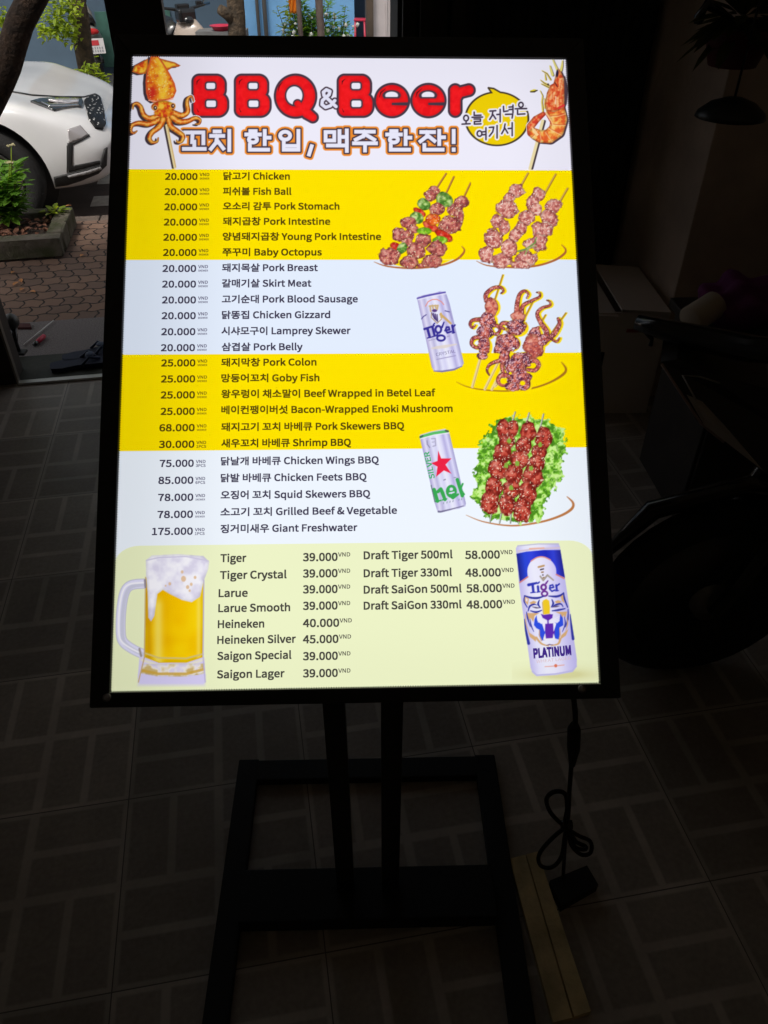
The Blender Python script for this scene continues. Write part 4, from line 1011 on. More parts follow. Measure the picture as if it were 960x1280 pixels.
def paver_mat():
    m = mat('interlocking_pavers', (0.16, 0.12, 0.1), 0.85)
    n, l = nodes_of(m); b = n['Principled BSDF']
    tc = n.new('ShaderNodeTexCoord'); sx = n.new('ShaderNodeSeparateXYZ'); l.new(tc.outputs['Object'], sx.inputs[0])
    # zigzag joints: shift each axis by a wave of the other, then a little noise
    wv = mnode(n, l, 'MULTIPLY', mnode(n, l, 'SINE', mnode(n, l, 'MULTIPLY', sx.outputs[0], 63.0)), 0.007)
    wu = mnode(n, l, 'MULTIPLY', mnode(n, l, 'SINE', mnode(n, l, 'MULTIPLY', sx.outputs[1], 63.0)), 0.009)
    nz = n.new('ShaderNodeTexNoise'); nz.inputs['Scale'].default_value = 14; l.new(tc.outputs['Object'], nz.inputs[0])
    dn = mnode(n, l, 'MULTIPLY', mnode(n, l, 'SUBTRACT', nz.outputs[0], 0.5), 0.02)
    cx = n.new('ShaderNodeCombineXYZ')
    l.new(mnode(n, l, 'ADD', mnode(n, l, 'ADD', sx.outputs[0], wu), dn), cx.inputs[0]); l.new(mnode(n, l, 'ADD', mnode(n, l, 'ADD', sx.outputs[1], wv), dn), cx.inputs[1])
    br = n.new('ShaderNodeTexBrick'); l.new(cx.outputs[0], br.inputs[0])
    br.inputs['Scale'].default_value = 1; br.inputs['Brick Width'].default_value = 0.105; br.inputs['Row Height'].default_value = 0.105; br.inputs['Mortar Size'].default_value = 0.0055; br.inputs['Mortar Smooth'].default_value = 0.5
    br.inputs['Color1'].default_value = (0.27, 0.165, 0.115, 1); br.inputs['Color2'].default_value = (0.18, 0.118, 0.09, 1); br.inputs['Mortar'].default_value = (0.02, 0.016, 0.014, 1)
    n2 = n.new('ShaderNodeTexNoise'); n2.inputs['Scale'].default_value = 3.2; n2.inputs['Detail'].default_value = 8; n2.inputs['Roughness'].default_value = 0.7; l.new(tc.outputs['Object'], n2.inputs[0])
    dirt = mnode(n, l, 'MULTIPLY', n2.outputs[0], 0.75)
    mx = n.new('ShaderNodeMix'); mx.data_type = 'RGBA'; mx.blend_type = 'MULTIPLY'; l.new(dirt, mx.inputs['Factor']); l.new(br.outputs[0], mx.inputs[6]); mx.inputs[7].default_value = (0.42, 0.36, 0.33, 1)
    l.new(mx.outputs[2], b.inputs['Base Color'])
    bp = n.new('ShaderNodeBump'); bp.inputs['Strength'].default_value = 0.9; bp.inputs['Distance'].default_value = 0.012; bp.invert = True
    l.new(br.outputs[1], bp.inputs['Height'])
    b2 = n.new('ShaderNodeBump'); b2.inputs['Strength'].default_value = 0.4; b2.inputs['Distance'].default_value = 0.008
    l.new(n2.outputs[0], b2.inputs['Height']); l.new(bp.outputs[0], b2.inputs['Normal']); l.new(b2.outputs[0], b.inputs['Normal'])
    return m
def sheet(name, u0, u1, w0, w1, z, m, label=None, nu=1):
    mb = MB().add([(u0, w0, z), (u1, w0, z), (u1, w1, z), (u0, w1, z)], [(0, 1, 2, 3)])
    o = obj(name, mb, m, None, world=False); o.matrix_world = ROOM
    return o
def struct(o): o['kind'] = 'structure'; return o
M_ASPH = mat('worn_asphalt', (0.095, 0.07, 0.058), 0.9, scale=3.0, var=0.3, bump=0.5, bscale=160)
M_CONC = mat('speckled_concrete', (0.17, 0.15, 0.145), 0.9, scale=150, var=0.35, bump=0.4, bscale=220)
M_SILL = mat('mossy_dark_granite', (0.03, 0.03, 0.018), 0.6, scale=9, col2=(0.012, 0.016, 0.006), bump=0.1)
M_GROUND = mat('earth', (0.08, 0.07, 0.06), 0.95, var=0.2)
ZS, ZR = -0.18, -0.30
struct(sheet('ground', -200, 200, -200, 200, -0.36, M_GROUND))
struct(sheet('shop_floor', -2.4, 2.2, -4.0, 3.08, 0.0, tile_mat()))
mb = MB().box((-0.1, 3.21, -0.14), (5.0, 0.26, 0.28), bev=0.008)
o = obj('doorstep', mb, M_SILL, None, world=False); o.matrix_world = ROOM; struct(o)
mb = MB().box((0, 3.725, ZS - 0.06), (24, 0.77, 0.12))
o = obj('gutter_strip', mb, M_CONC, None, world=False); o.matrix_world = ROOM; struct(o)
mb = MB().box((0, 4.925, ZS - 0.061), (24, 1.63, 0.122))
o = obj('pavement', mb, paver_mat(), None, world=False); o.matrix_world = ROOM; struct(o)
M_KERB = mat('kerb_stone', (0.12, 0.09, 0.072), 0.9, var=0.3, scale=6, bump=0.6, bscale=40)
mb = MB()
for i in range(24): mb.box((-12 + i + 0.5, 5.8, ZS - 0.085), (0.992, 0.115, 0.17), bev=0.012)
o = obj('kerb', mb, M_KERB, None, world=False); o.matrix_world = ROOM; struct(o)
struct(sheet('road', -40, 40, 5.86, 9.4, ZR, M_ASPH))
mb = MB().box((0, 11.4, -0.37), (80, 4.2, 0.164))
o = obj('far_pavement', mb, mat('far_concrete', (0.2, 0.19, 0.18), 0.9, var=0.25, scale=3), None, world=False); o.matrix_world = ROOM; struct(o)
# crossing bars painted on the road
M_PAINT = mat('worn_road_paint', (0.62, 0.58, 0.5), 0.8, scale=14, col2=(0.42, 0.38, 0.33))
mb = MB()
for a in (((112.5, 259), (119, 246), 1.0), ((121, 231), (125.5, 219), 1.0)):
    p0, p1 = on_z(*a[0], ZR), on_z(*a[1], ZR)
    u0, w0, w1 = p0.dot(UX), p0.dot(WX), p1.dot(WX)
    mb.add([(u0, w0, ZR + .004), (u0 + 1.6, w0, ZR + .004), (u0 + 1.6, w1, ZR + .004), (u0, w1, ZR + .004)], [(0, 1, 2, 3)])
o = obj('crossing_stripes', mb, M_PAINT, None, world=False); o.matrix_world = ROOM; struct(o)

# ---- shop shell
M_DARKW = mat('dark_wall', (0.75, 0.70, 0.64), 0.8, var=0.2, scale=4, bump=0.15)
M_CEIL = mat('white_ceiling', (0.86, 0.83, 0.79), 0.9)
M_BROWNW = mat('brown_plaster', (0.66, 0.54, 0.44), 0.8, var=0.18, scale=3.5, bump=0.25, bscale=30)
M_ALU = mat('brushed_aluminium', (0.5, 0.49, 0.47), 0.35, 1.0, var=0.1)
M_DOOR = mat('dark_brown_door', (0.035, 0.028, 0.024), 0.55, var=0.25, scale=5)
def room_thing(name, label, cat): return thing(name, label, cat, (0, 0, 0), TH)
front = room_thing('shop_front', 'dark shop front with two open doorways onto the pavement', 'shop front')
def fpart(name, mb, m): return obj(name, mb, m, front, world=False)
WF = 3.08
fpart('wall', MB().box((-1.74, WF + 0.07, 1.15), (1.46, 0.14, 2.3)), M_DOOR)
fpart('wall', MB().box((1.39, WF + 0.07, 1.15), (1.6, 0.14, 2.3)), M_DOOR)
fpart('lintel', MB().box((-0.1, WF + 0.07, 2.75), (4.74, 0.14, 0.9)).box((-0.1, WF + 0.44, 2.6), (5.4, 0.6, 0.06)), M_DARKW)
fpart('door_post', MB().box((-0.28, WF + 0.05, 1.15), (0.18, 0.1, 2.3), bev=0.004), M_DOOR)
fpart('door_jamb', MB().box((-1.0, WF + 0.0, 1.15), (0.008, 0.03, 2.3), bev=0.001), mat('dull_aluminium', (0.25, 0.23, 0.2), 0.5, 0.8))
fpart('sill_rail', MB().box((-0.69, WF - 0.004, 0.006), (0.62, 0.03, 0.012), bev=0.003).box((0.2, WF - 0.004, 0.006), (0.78, 0.03, 0.012), bev=0.003), M_ALU)
mb = MB()
for i, u in enumerate((0.60, 0.655, 0.71, 0.765, 0.82)):
    mb.box((u + 0.026, WF - 0.03 - 0.03 * (i % 2), 1.14), (0.05, 0.016, 2.26), bev=0.004)
fpart('folding_door', mb, M_DOOR)
mb = MB()
for i in range(16):                                     # dark curtain folds beside the folding door
    u = 0.88 + i * 0.04
    mb.tube([(u, WF - 0.06 + 0.015 * (i % 2), 0.04), (u + 0.004, WF - 0.06 + 0.012 * (i % 3), 1.2), (u, WF - 0.06 + 0.015 * (i % 2), 2.28)], 0.026, 8)
curtain = room_thing('curtain', 'black pleated curtain hanging behind the menu sign', 'curtain')
obj('fabric', mb, mat('black_cloth', (0.014, 0.017, 0.015), 0.95, var=0.3, scale=20), curtain, world=False)
obj('rail', MB().tube([(0.85, WF - 0.055, 2.29), (1.52, WF - 0.055, 2.29)], 0.012), M_ALU, curtain, world=False)
side = room_thing('brown_wall', 'brown plastered side wall with a square corner, right of the sign', 'wall')
obj('plaster', MB().box((1.87, 2.8, 1.6), (0.66, 0.55, 3.2), bev=0.006).box((2.05, -0.7, 1.6), (0.2, 6.45, 3.2)), M_BROWNW, side, world=False)
for nm, c, s_ in (('left_wall', (-2.45, -0.46, 1.6), (0.1, 7.1, 3.2)), ('back_wall', (-0.15, -4.06, 1.6), (4.7, 0.1, 3.2)), ('ceiling', (-0.15, -0.4, 3.24), (4.8, 7.3, 0.08))):
    o = obj(nm, MB().box(c, s_), M_CEIL if nm == 'ceiling' else M_DARKW, None, world=False); o.matrix_world = ROOM; struct(o)

# ---- far side of the street
M_BLUE_SHADED = mat('shaded_blue_paint', (0.075, 0.12, 0.17), 0.8, var=0.15, scale=1.3, bump=0.1, bscale=20)  # darker copy of the wall blue: shade on the left part put into the colour
M_BLUE = mat('blue_painted_wall', (0.20, 0.46, 0.80), 0.75, var=0.10, scale=1.3, bump=0.1, bscale=20)
WB = 12.2
bw = room_thing('blue_wall', 'pale blue painted house wall across the street', 'wall')
ua = lambda px, w: on_w(px, 20, w).dot(UX)
u443, u457 = ua(443, WB), ua(457, WB)
u297 = ua(297, WB)
obj('render', MB().box(((u443 + u297) / 2, WB + 0.1, 1.8), (u443 - u297, 0.2, 4.2)), M_BLUE, bw, world=False)
o = obj('shaded_blue_wall', MB().box(((u297 - 9) / 2 - .001, WB + 0.1, 1.8), (u297 + 9, 0.2, 4.2)), M_BLUE_SHADED, None, world=False); o.matrix_world = ROOM
tag(o, 'blue wall across the street behind the car and scooters, shade painted into its darker colour', 'wall')
obj('skirting', MB().box(((ua(213, WB) + ua(119, WB)) / 2, WB - 0.01, 0.10), (ua(213, WB) - ua(119, WB), 0.03, 0.62)), mat('green_skirting', (0.05, 0.14, 0.11), 0.7, var=0.2), bw, world=False)
for px, r in ((322, 0.022), (331, 0.028)):
    u = ua(px, WB - 0.06); obj('pipe', MB().tube([(u, WB - 0.05, -0.1), (u + 0.01, WB - 0.05, 1.2), (u, WB - 0.05, 3.6)], r), mat('grey_pipe', (0.22, 0.2, 0.18), 0.6), bw, world=False)
gate = room_thing('white_door', 'whitish metal door between brown posts across the street', 'door')
u0, u1 = ua(466, WB - .3), ua(491, WB - .3)
obj('door_panel', MB().box(((u0 + u1) / 2, WB - .25, 1.2), (u1 - u0, 0.06, 2.7), bev=0.01).box((u0 + (u1 - u0) * .68, WB - .29, 1.2), (0.02, 0.02, 2.6)), mat('off_white_paint', (0.55, 0.5, 0.5), 0.6, var=0.06), gate, world=False)
for a, q in ((457, 466), (491, 498)):
    a, q = ua(a, WB - .35), ua(q, WB - .35)
    obj('post', MB().box(((a + q) / 2, WB - .35, 1.2), (q - a, 0.12, 2.8), bev=0.01), mat('dark_brown_timber', (0.07, 0.05, 0.035), 0.8, var=0.3, scale=4), gate, world=False)
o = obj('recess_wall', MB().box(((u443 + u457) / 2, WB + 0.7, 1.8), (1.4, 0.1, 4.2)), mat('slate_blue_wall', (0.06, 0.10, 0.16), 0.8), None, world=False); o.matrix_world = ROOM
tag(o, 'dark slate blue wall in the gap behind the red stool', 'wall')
o = obj('house_wall', MB().box((u457 + 6.2, WB + 0.1, 1.8), (12, 0.2, 4.2)), mat('cream_wall', (0.4, 0.36, 0.32), 0.8), None, world=False); o.matrix_world = ROOM
tag(o, 'cream house wall behind the whitish door and posts', 'wall')

# ---- planter in the pavement
pf, pb = on_z(74, 297, -0.05), on_z(81, 264, -0.05)
pu, pw0 = pf.dot(UX), pf.dot(WX)
pw1 = min(pb.dot(WX), 5.62)
planter = room_thing('planter', 'stone kerbed planting bed full of dry leaves on the pavement', 'planter')
M_MOSS = mat('mossy_kerb', (0.13, 0.11, 0.09), 0.95, scale=7, col2=(0.045, 0.05, 0.018), bump=0.7, bscale=30)
mb = MB()
for i in range(4): mb.box((pu - 0.235 - i * 0.47, pw0 + 0.05, -0.11), (0.462, 0.1, 0.115 + 0.004 * (i % 2)), bev=0.014)
mb.v = [p_ + Vector((random.uniform(-1, 1), random.uniform(-1, 1), random.uniform(-1, 1))) * .004 for p_ in mb.v]
obj('front_kerb', mb, M_MOSS, planter, world=False)
mb = MB()
for i in range(2): mb.box((pu - 0.05, pw0 + 0.105 + (pw1 - pw0 - .1) * (i + .5) / 2, -0.108), (0.1, (pw1 - pw0 - .1) / 2 - .006, 0.117), bev=0.014)
mb.v = [p_ + Vector((random.uniform(-1, 1), random.uniform(-1, 1), random.uniform(-1, 1))) * .004 for p_ in mb.v]
obj('side_kerb', mb, M_MOSS, planter, world=False)
obj('back_kerb', MB().box((pu - 0.9, pw1 + 0.05, -0.115), (1.8, 0.1, 0.13), bev=0.014), M_MOSS, planter, world=False)
obj('soil', MB().box((pu - 0.95, (pw0 + pw1) / 2 + .05, -0.14), (1.7, pw1 - pw0 - .1, 0.1)), mat('dark_soil', (0.035, 0.022, 0.016), 0.95, var=0.4, scale=30, bump=0.8), planter, world=False)

def leafquad(mb, c, L, W, d, up, mi=0, fold=0.25):
    d = Vector(d).normalized(); up = Vector(up); s_ = d.cross(up)
    s_ = s_.normalized() if s_.length > 1e-4 else Vector((1, 0, 0)); up = s_.cross(d)
    c = Vector(c)
    p = [c, c + d * L * .35 + s_ * W * .5 + up * W * fold, c + d * L * .72 + s_ * W * .36 + up * W * fold * .7, c + d * L, c + d * L * .72 - s_ * W * .36 + up * W * fold * .7, c + d * L * .35 - s_ * W * .5 + up * W * fold, c + d * L * .4]
    mb.add(p, [(0, 1, 6), (1, 2, 3, 6), (3, 4, 5, 6), (5, 0, 6)], mi)
def rdir(zlo=-1, zhi=1):
    a = random.uniform(0, 2 * math.pi); z = random.uniform(zlo, zhi); r = math.sqrt(max(0, 1 - z * z))
    return Vector((r * math.cos(a), r * math.sin(a), z))
def leafmat(name, c1, c2, tr=0.4):
    m = mat(name, c1, 0.5, scale=6, col2=c2)
    n, l = nodes_of(m); b = n['Principled BSDF']
    t = n.new('ShaderNodeBsdfTranslucent'); t.inputs['Color'].default_value = (c1[0] * 1.6, c1[1] * 1.6, c1[2] * 0.8, 1)
    x = n.new('ShaderNodeMixShader'); x.inputs[0].default_value = tr
    l.new(b.outputs[0], x.inputs[1]); l.new(t.outputs[0], x.inputs[2]); l.new(x.outputs[0], n['Material Output'].inputs[0])
    return m
M_LEAF = leafmat('fresh_leaf', (0.17, 0.34, 0.035), (0.07, 0.18, 0.02))
M_LEAFY = leafmat('yellow_green_leaf', (0.34, 0.42, 0.035), (0.15, 0.24, 0.02))
M_LEAFD = leafmat('deep_green_leaf', (0.05, 0.11, 0.03), (0.025, 0.06, 0.015))
M_BARK = mat('dark_bark', (0.035, 0.02, 0.012), 0.95, scale=18, var=0.5, bump=1.0, bscale=40)
M_BARK2 = mat('brown_bark', (0.11, 0.075, 0.045), 0.95, scale=16, col2=(0.04, 0.03, 0.02), bump=1.0, bscale=36)
M_DRY = mat('dry_leaf', (0.28, 0.12, 0.07), 0.8, scale=12, col2=(0.09, 0.035, 0.02))
mb = MB()
for i in range(420):
    u, w = pu - 0.12 - random.random() * 1.3, pw0 + .12 + random.random() * (pw1 - pw0 - .16)
    a = random.uniform(0, 6.3)
    leafquad(mb, (u, w, -0.088 + random.random() * .03), random.uniform(.03, .075), random.uniform(.015, .035), (math.cos(a), math.sin(a), random.uniform(-.15, .3)), (random.uniform(-.4, .4), random.uniform(-.4, .4), 1))
o = obj('leaf_litter', mb, M_DRY, None, world=False); o.matrix_world = ROOM; o['kind'] = 'stuff'

def plant(name, label, base, n, rad, hgt, leafL, m, cat='plant', stems=7, mi2=None, flowers=()):
    t = thing(name, label, cat, base)
    lf, st = MB(), MB()
    for k in range(stems):
        a = random.uniform(0, 6.28); q = Vector((math.cos(a), math.sin(a), 0)) * random.uniform(.3, 1) * rad
        h_ = hgt * random.uniform(.55, 1)
        p = [Vector(base), Vector(base) + q * .3 + Vector((0, 0, h_ * .5)), Vector(base) + q * .8 + Vector((0, 0, h_))]
        st.tube(p, [.006, .005, .003], 6)
        for j in range(n // stems):
            s_ = random.uniform(.25, 1); c = p[0].lerp(p[1], s_ * 2) if s_ < .5 else p[1].lerp(p[2], s_ * 2 - 1)
            d = rdir(-.3, .5); c = c + d * random.uniform(0, .05)
            leafquad(lf, c, leafL * random.uniform(.6, 1.2), leafL * random.uniform(.4, .6), d, (0, 0, 1), 0, .15)
    obj('stem', st, M_BARK2, t); obj('foliage', lf, m, t)
    return t
pb_ = on_z(14, 285, -0.09)
sh1 = plant('leafy_shrub', 'bright green leafy shrub growing in the planter', (pb_.x, pb_.y, -0.09), 840, 0.28, 0.42, 0.085, M_LEAF, 'shrub', 16)
for a, q, h_ in (((13, 230), (14, 182), 0), ((9, 235), (12, 203), 0)):
    A, Q_ = on_y(*a, pb_.y - .05), on_y(*q, pb_.y - .05)
    st, fl = MB().tube([A, A.lerp(Q_, .5) + Vector((.004, 0, 0)), Q_], .003, 6), MB()
    for k in range(26):
        a_ = random.uniform(0, 6.28); r_ = random.uniform(0, .026); fl.ball(Q_ + Vector((math.cos(a_) * r_, math.sin(a_) * r_, random.uniform(-.004, .006))), .0045, 1)
    s1 = obj('flower_stalk', st, M_LEAFY, sh1); obj('flower_head', fl, mat('pale_flower', (0.5, 0.45, 0.25), 0.8), s1)
wd = on_z(70, 266, -0.05)
plant('weed', 'small green weed sprouting over the mossy planter corner', (wd.x, wd.y, -0.06), 24, 0.09, 0.05, 0.07, M_LEAFY, 'plant', 5)

# ---- trees
def tree(name, label, pts, r, bark, crown_c, crown_r, n, leafL, m, extra=(), stub=None):
    t = thing(name, label, 'tree', pts[0])
    mb = MB().tube(smooth3(pts), list(np.interp(np.linspace(0, 1, (len(pts) - 1) * 4 + 1), np.linspace(0, 1, len(r)), r)), 14)
    if stub: mb.tube(stub[0], stub[1], 10)
    tp = Vector(pts[-1]); lf = MB()
    for k in range(7):
        d = rdir(.1, .9); e_ = tp + d * crown_r * random.uniform(.6, .95)
        mb.tube([tp - Vector((0, 0, .1)), tp.lerp(e_, .5) + rdir() * .1, e_], [r[-1] * .6, r[-1] * .35, .008], 7)
        for j in range(n // 7):
            c = tp.lerp(e_, random.uniform(.35, 1.05)) + rdir() * random.random() ** .5 * crown_r * .4
            leafquad(lf, c, leafL * random.uniform(.6, 1.2), leafL * .45, rdir(-.7, .4), (0, 0, 1))
    for c, rad, cnt in extra:
        for j in range(cnt):
            leafquad(lf, Vector(c) + rdir() * rad * random.random() ** .6, leafL * random.uniform(.5, .9), leafL * .42, rdir(-.9, .3), (0, 0, 1))
    obj('trunk', mb, bark, t); obj('crown', lf, m, t)
    return t
def smooth3(pts, k=4):
    q = [Vector(p) for p in pts]; out = []
    for i in range(len(q) - 1):
        p0, p1, p2, p3 = q[max(i - 1, 0)], q[i], q[i + 1], q[min(i + 2, len(q) - 1)]
        for j in range(k):
            u = j / k; out.append(0.5 * (2 * p1 + (p2 - p0) * u + (2 * p0 - 5 * p1 + 4 * p2 - p3) * u * u + (3 * p1 - p0 - 3 * p2 + p3) * u ** 3))
    return out + [q[-1]]
w1 = 4.72
A0, A1, A2 = on_w(-60, 220, w1), on_w(1, 100, w1), on_w(25, 28, w1)
tree('leaning_tree', 'dark leaning tree trunk in front of the white car', [A0 + Vector((-.22, .02, -.42)), A0, A1, A2, A2 + (A2 - A1) * 3.2, A2 + (A2 - A1) * 4 + Vector((.15, .0, 2.0))], [.09, .078, .068, .064, .06, .05], M_BARK, 0, 1.9, 3400, .16, M_LEAFD)  # unseen crown overhead, made wide and dense to shade car and pavement
w2 = 9.75
B0, B1, B2 = on_w(112, 100, w2), on_w(104, 60, w2), on_w(96, 0, w2)
ex = [(on_w(70, 30, w2 - .3), .17, 120), (on_w(82, 8, w2 - .3), .2, 170), (on_w(58, 36, w2 - .3), .12, 60), (on_w(88, 42, w2 - .3), .12, 70), (on_w(3, 25, w2 - .3), .14, 70), (on_w(116, 84, w2 - .3), .1, 40), (on_w(128, 100, w2 - .3), .09, 40), (on_w(102, 92, w2 - .3), .07, 20)]
tree('roadside_tree', 'leafy tree with yellow green shoots across the street behind the car', [Vector((B0.x, B0.y, -.32)), B0, B1, B2, B2 + Vector((-.1, 0, 1.4)), B2 + Vector((0, .1, 2.6))], [.1, .095, .09, .085, .08, .06], M_BARK2, 0, 1.9, 2600, .095, M_LEAFY, ex)
w3 = 9.0
C0, C1 = on_w(297, 50, w3), on_w(294, 0, w3)
tree('pruned_tree', 'brown tree trunk with a sawn off branch stub beside the parked scooter', [Vector((C0.x, C0.y, -.32)), C0, C1, C1 + Vector((0, 0, 1.5)), C1 + Vector((-.1, 0, 2.6))], [.092, .088, .084, .08, .06], M_BARK2, 0, 1.5, 900, .13, M_LEAFD,
     stub=([on_w(294, 30, w3), on_w(285, 18, w3 - .05), on_w(275, 12, w3 - .1)], [.05, .055, .045]))
for q in ((322, 27), (315, 30)):
    pass
# ---- plants and small things across the street
w4 = 10.6
for px, py, n, rad, hg, L, m, nm, lb in ((372, 46, 150, .26, .34, .1, M_LEAFY, 'flowering_bush', 'yellow green bush behind the first thin post, starred with white blooms'), (392, 46, 210, .3, .42, .1, M_LEAF, 'flowering_bush', 'taller green bush between the two thin posts across the street'), (420, 48, 160, .26, .34, .09, M_LEAF, 'flowering_bush', 'green bush right of the thicker post by the blue wall')):
    p = on_w(px, py, w4); b_ = plant(nm, lb, (p.x, p.y, -.288), n * 9, rad * 1.15, p.z + .288 + hg * .95, L * .8, m, 'bush', 22)
    b_['group'] = 'bushes in front of the blue wall'
    fl = MB()
    for k in range(16):
        fl.ball((p.x + random.uniform(-rad, rad), p.y - random.uniform(.0, rad), p.z + random.uniform(-.05, hg * .55)), random.uniform(.012, .028), 1, jig=.3)
    obj('blossom', fl, mat('white_blossom', (0.75, 0.75, 0.7), 0.8), b_)
for px, r, lb in ((377, .026, 'thinner grey brown post left of the bushes'), (403, .04, 'thicker grey brown post among the bushes')):
    p = on_w(px, 40, 9.7)
    o = obj('thin_post', MB().tube([(p.x, p.y, -.29), (p.x - (.03 if r > .03 else .02), p.y, 1.0), (p.x - .03, p.y, 2.6)], r, 10), mat('weathered_post', (0.2, 0.15, 0.13), 0.85, var=.25), None)
    tag(o, lb, 'post', 'posts across the street')
p = on_w(366, 8, 9.9)
mb = MB()
g_ = 9
vs = [(p.x + (i / (g_ - 1) - .5) * (.1 - .03 * j / g_), p.y + .02 * math.sin(i * 1.5 + j), p.z + .22 - j * .035 - .01 * math.sin(i * 2.2)) for j in range(g_) for i in range(g_)]
mb.add(vs, [(j * g_ + i, j * g_ + i + 1, (j + 1) * g_ + i + 1, (j + 1) * g_ + i) for j in range(g_ - 1) for i in range(g_ - 1)], 0, True)
o = obj('orange_cloth', mb, mat('orange_fabric', (0.85, 0.24, 0.01), 0.8), None)
sol = o.modifiers.new('thick', 'SOLIDIFY'); sol.thickness = .003
tag(o, 'orange cloth hanging above the bushes', 'cloth')
# red plastic stool in the gap
p = on_w(450, 40, 11.6)
st = thing('plastic_stool', 'red plastic stool standing in the gap beside the dark post', 'stool', (p.x, p.y, -.288))
M_RED = mat('red_plastic', (0.55, 0.03, 0.07), 0.35, var=.1)
h_ = on_w(450, 23, 11.6).z + .288
obj('seat', MB().box((p.x, p.y, -.288 + h_ - .012), (.15, .15, .024), bev=.008), M_RED, st)
for sx in (-1, 1):
    for sy in (-1, 1):
        obj('leg', MB().tube([(p.x + sx * .058, p.y + sy * .058, -.288 + h_ - .02), (p.x + sx * .075, p.y + sy * .075, -.288)], [.012, .015], 6), M_RED, st)
p = on_w(276, 34, 9.5)
o = obj('plastic_basin', MB().lathe([(.06, -.03), (.085, .0), (.1, .012), (.104, .016), (.098, .016), (.06, -.02)], 22, M=Matrix.Translation(p) @ Matrix.Scale(1.1, 4)), M_RED, None)
tag(o, 'red plastic basin between the scooter and the pruned tree', 'basin')
o2 = obj('low_wall', MB().box((p.x, p.y + .05, (p.z - .03 - .29) / 2), (.5, .3, p.z - .03 + .29)), mat('grey_block', (0.15, .15, .15), .9, var=.2), None)
tag(o2, 'low grey block under the red basin', 'block')
# ------------------------------------------------------------------ white car parked at the kerb
M_WHITE = mat('white_car_paint', (0.78, 0.77, 0.77), 0.22, coat=1.0, scale=2.5, var=0.05)
M_PLAS = mat('black_plastic', (0.02, 0.019, 0.019), 0.55, bump=.05, bscale=200)
M_CHROME = mat('chrome', (0.75, 0.75, 0.76), 0.12, 1.0)
M_GLASS = mat('dark_glass', (0.012, 0.013, 0.015), 0.06, coat=1.0)
M_LAMPG = mat('headlight_lens', (0.72, 0.68, 0.70), 0.25, .3, coat=1.0)
M_TYRE = mat('tyre_rubber', (0.014, 0.013, 0.013), 0.85, bump=.3, bscale=120)
M_RIM = mat('alloy_rim', (0.36, 0.35, 0.34), 0.3, 1.0)
wc = Vector((-1.69, 5.93, 0.04))                      # front wheel, room frame (z above the road: 0.34)
cl = P(wc.x - 1.3, wc.y + 0.905, ZR)
car = thing('parked_car', 'white car parked across the doorway, front end showing past the leaning trunk', 'car', cl, TH)
ST = [(2.165, .56, .47, .80, .83), (2.15, .66, .36, .84, .88), (2.09, .775, .29, .885, .935), (1.98, .855, .25, .925, .972), (1.82, .897, .23, .955, 1.0), (1.58, .912, .22, .975, 1.025), (1.3, .916, .22, .985, 1.045), (1.0, .918, .22, .995, 1.065), (.72, .918, .22, 1.0, 1.08),
      (.2, .918, .22, 1.01, 1.09), (-.6, .918, .22, 1.02, 1.1), (-1.2, .915, .22, 1.03, 1.1), (-1.8, .89, .25, 1.03, 1.1), (-2.08, .80, .32, .98, 1.05), (-2.14, .7, .45, .9, .95)]
mb = MB(); vs, fs = [], []
for x, hw, zb, zs, zt in ST:
    zs, zt = zs - .155, zt - .195
    half = [(0, zb), (hw * .8, zb), (hw * .955, zb + .05), (hw * .99, zb + .18), (hw, zb + (zs - zb) * .52), (hw * .992, zs - .10), (hw * .975, zs - .03), (hw * .90, zs + .008), (hw * .6, zt - .012), (hw * .3, zt), (0, zt + .004)]
    ring = [(x, -y, z) for y, z in half] + [(x, y, z) for y, z in half[-2:0:-1]]
    rc = min(1, max(0, (x - 1.5) / .6)); rc = rc * rc * (3 - 2 * rc)
    ring = [(a - 4.2 * max(0, c - .5) ** 2 * rc, b_, c) for a, b_, c in ring]
    vs += ring
m_ = len(ring)
for i in range(len(ST) - 1):
    for j in range(m_):
        fs.append((i * m_ + j, (i + 1) * m_ + j, (i + 1) * m_ + (j + 1) % m_, i * m_ + (j + 1) % m_))
def cap(b0, rev):
    out = []
    for j in range(1, m_ // 2):                       # quads between the two halves
        q = (b0 + j, b0 + (j + 1), b0 + (m_ - j - 1) % m_ if (m_ - j - 1) else b0, b0 + m_ - j)
        out.append(q)
    out = [(b0, b0 + 1, b0 + m_ - 1)] + [q for q in out if len(set(q)) == 4] + [(b0 + m_ // 2 - 1, b0 + m_ // 2, b0 + m_ // 2 + 1)]
    return out
fs += cap(0, 0) + cap((len(ST) - 1) * m_, 1)
tmp = obj('body_tmp', MB().add(vs, fs, 0, True), M_WHITE, None, world=False)
tmp.modifiers.new('s', 'SUBSURF').levels = 3
cut = obj('cut_tmp', MB().tube([(1.3, -1.1, .345), (1.3, -.62, .345)], .405, 48, smooth=False).tube([(-1.3, -1.1, .345), (-1.3, -.62, .345)], .405, 48, smooth=False).tube([(1.3, 1.1, .345), (1.3, .62, .345)], .405, 48, smooth=False).tube([(-1.3, 1.1, .345), (-1.3, .62, .345)], .405, 48, smooth=False), M_PLAS, None, world=False)
bo = tmp.modifiers.new('b', 'BOOLEAN'); bo.object = cut; bo.operation = 'DIFFERENCE'; bo.solver = 'EXACT'
tmp.modifiers['s'].render_levels = 3
dg = bpy.context.evaluated_depsgraph_get(); dg.update()
bme = bpy.data.meshes.new_from_object(tmp.evaluated_get(dg)); bme.name = 'body'
bme.materials.clear(); bme.materials.append(M_WHITE)
bpy.data.objects.remove(tmp); bpy.data.objects.remove(cut)
for p_ in bme.polygons:
    p_.use_smooth = True
body = bpy.data.objects.new('body', bme); COL.objects.link(body); body.parent = car
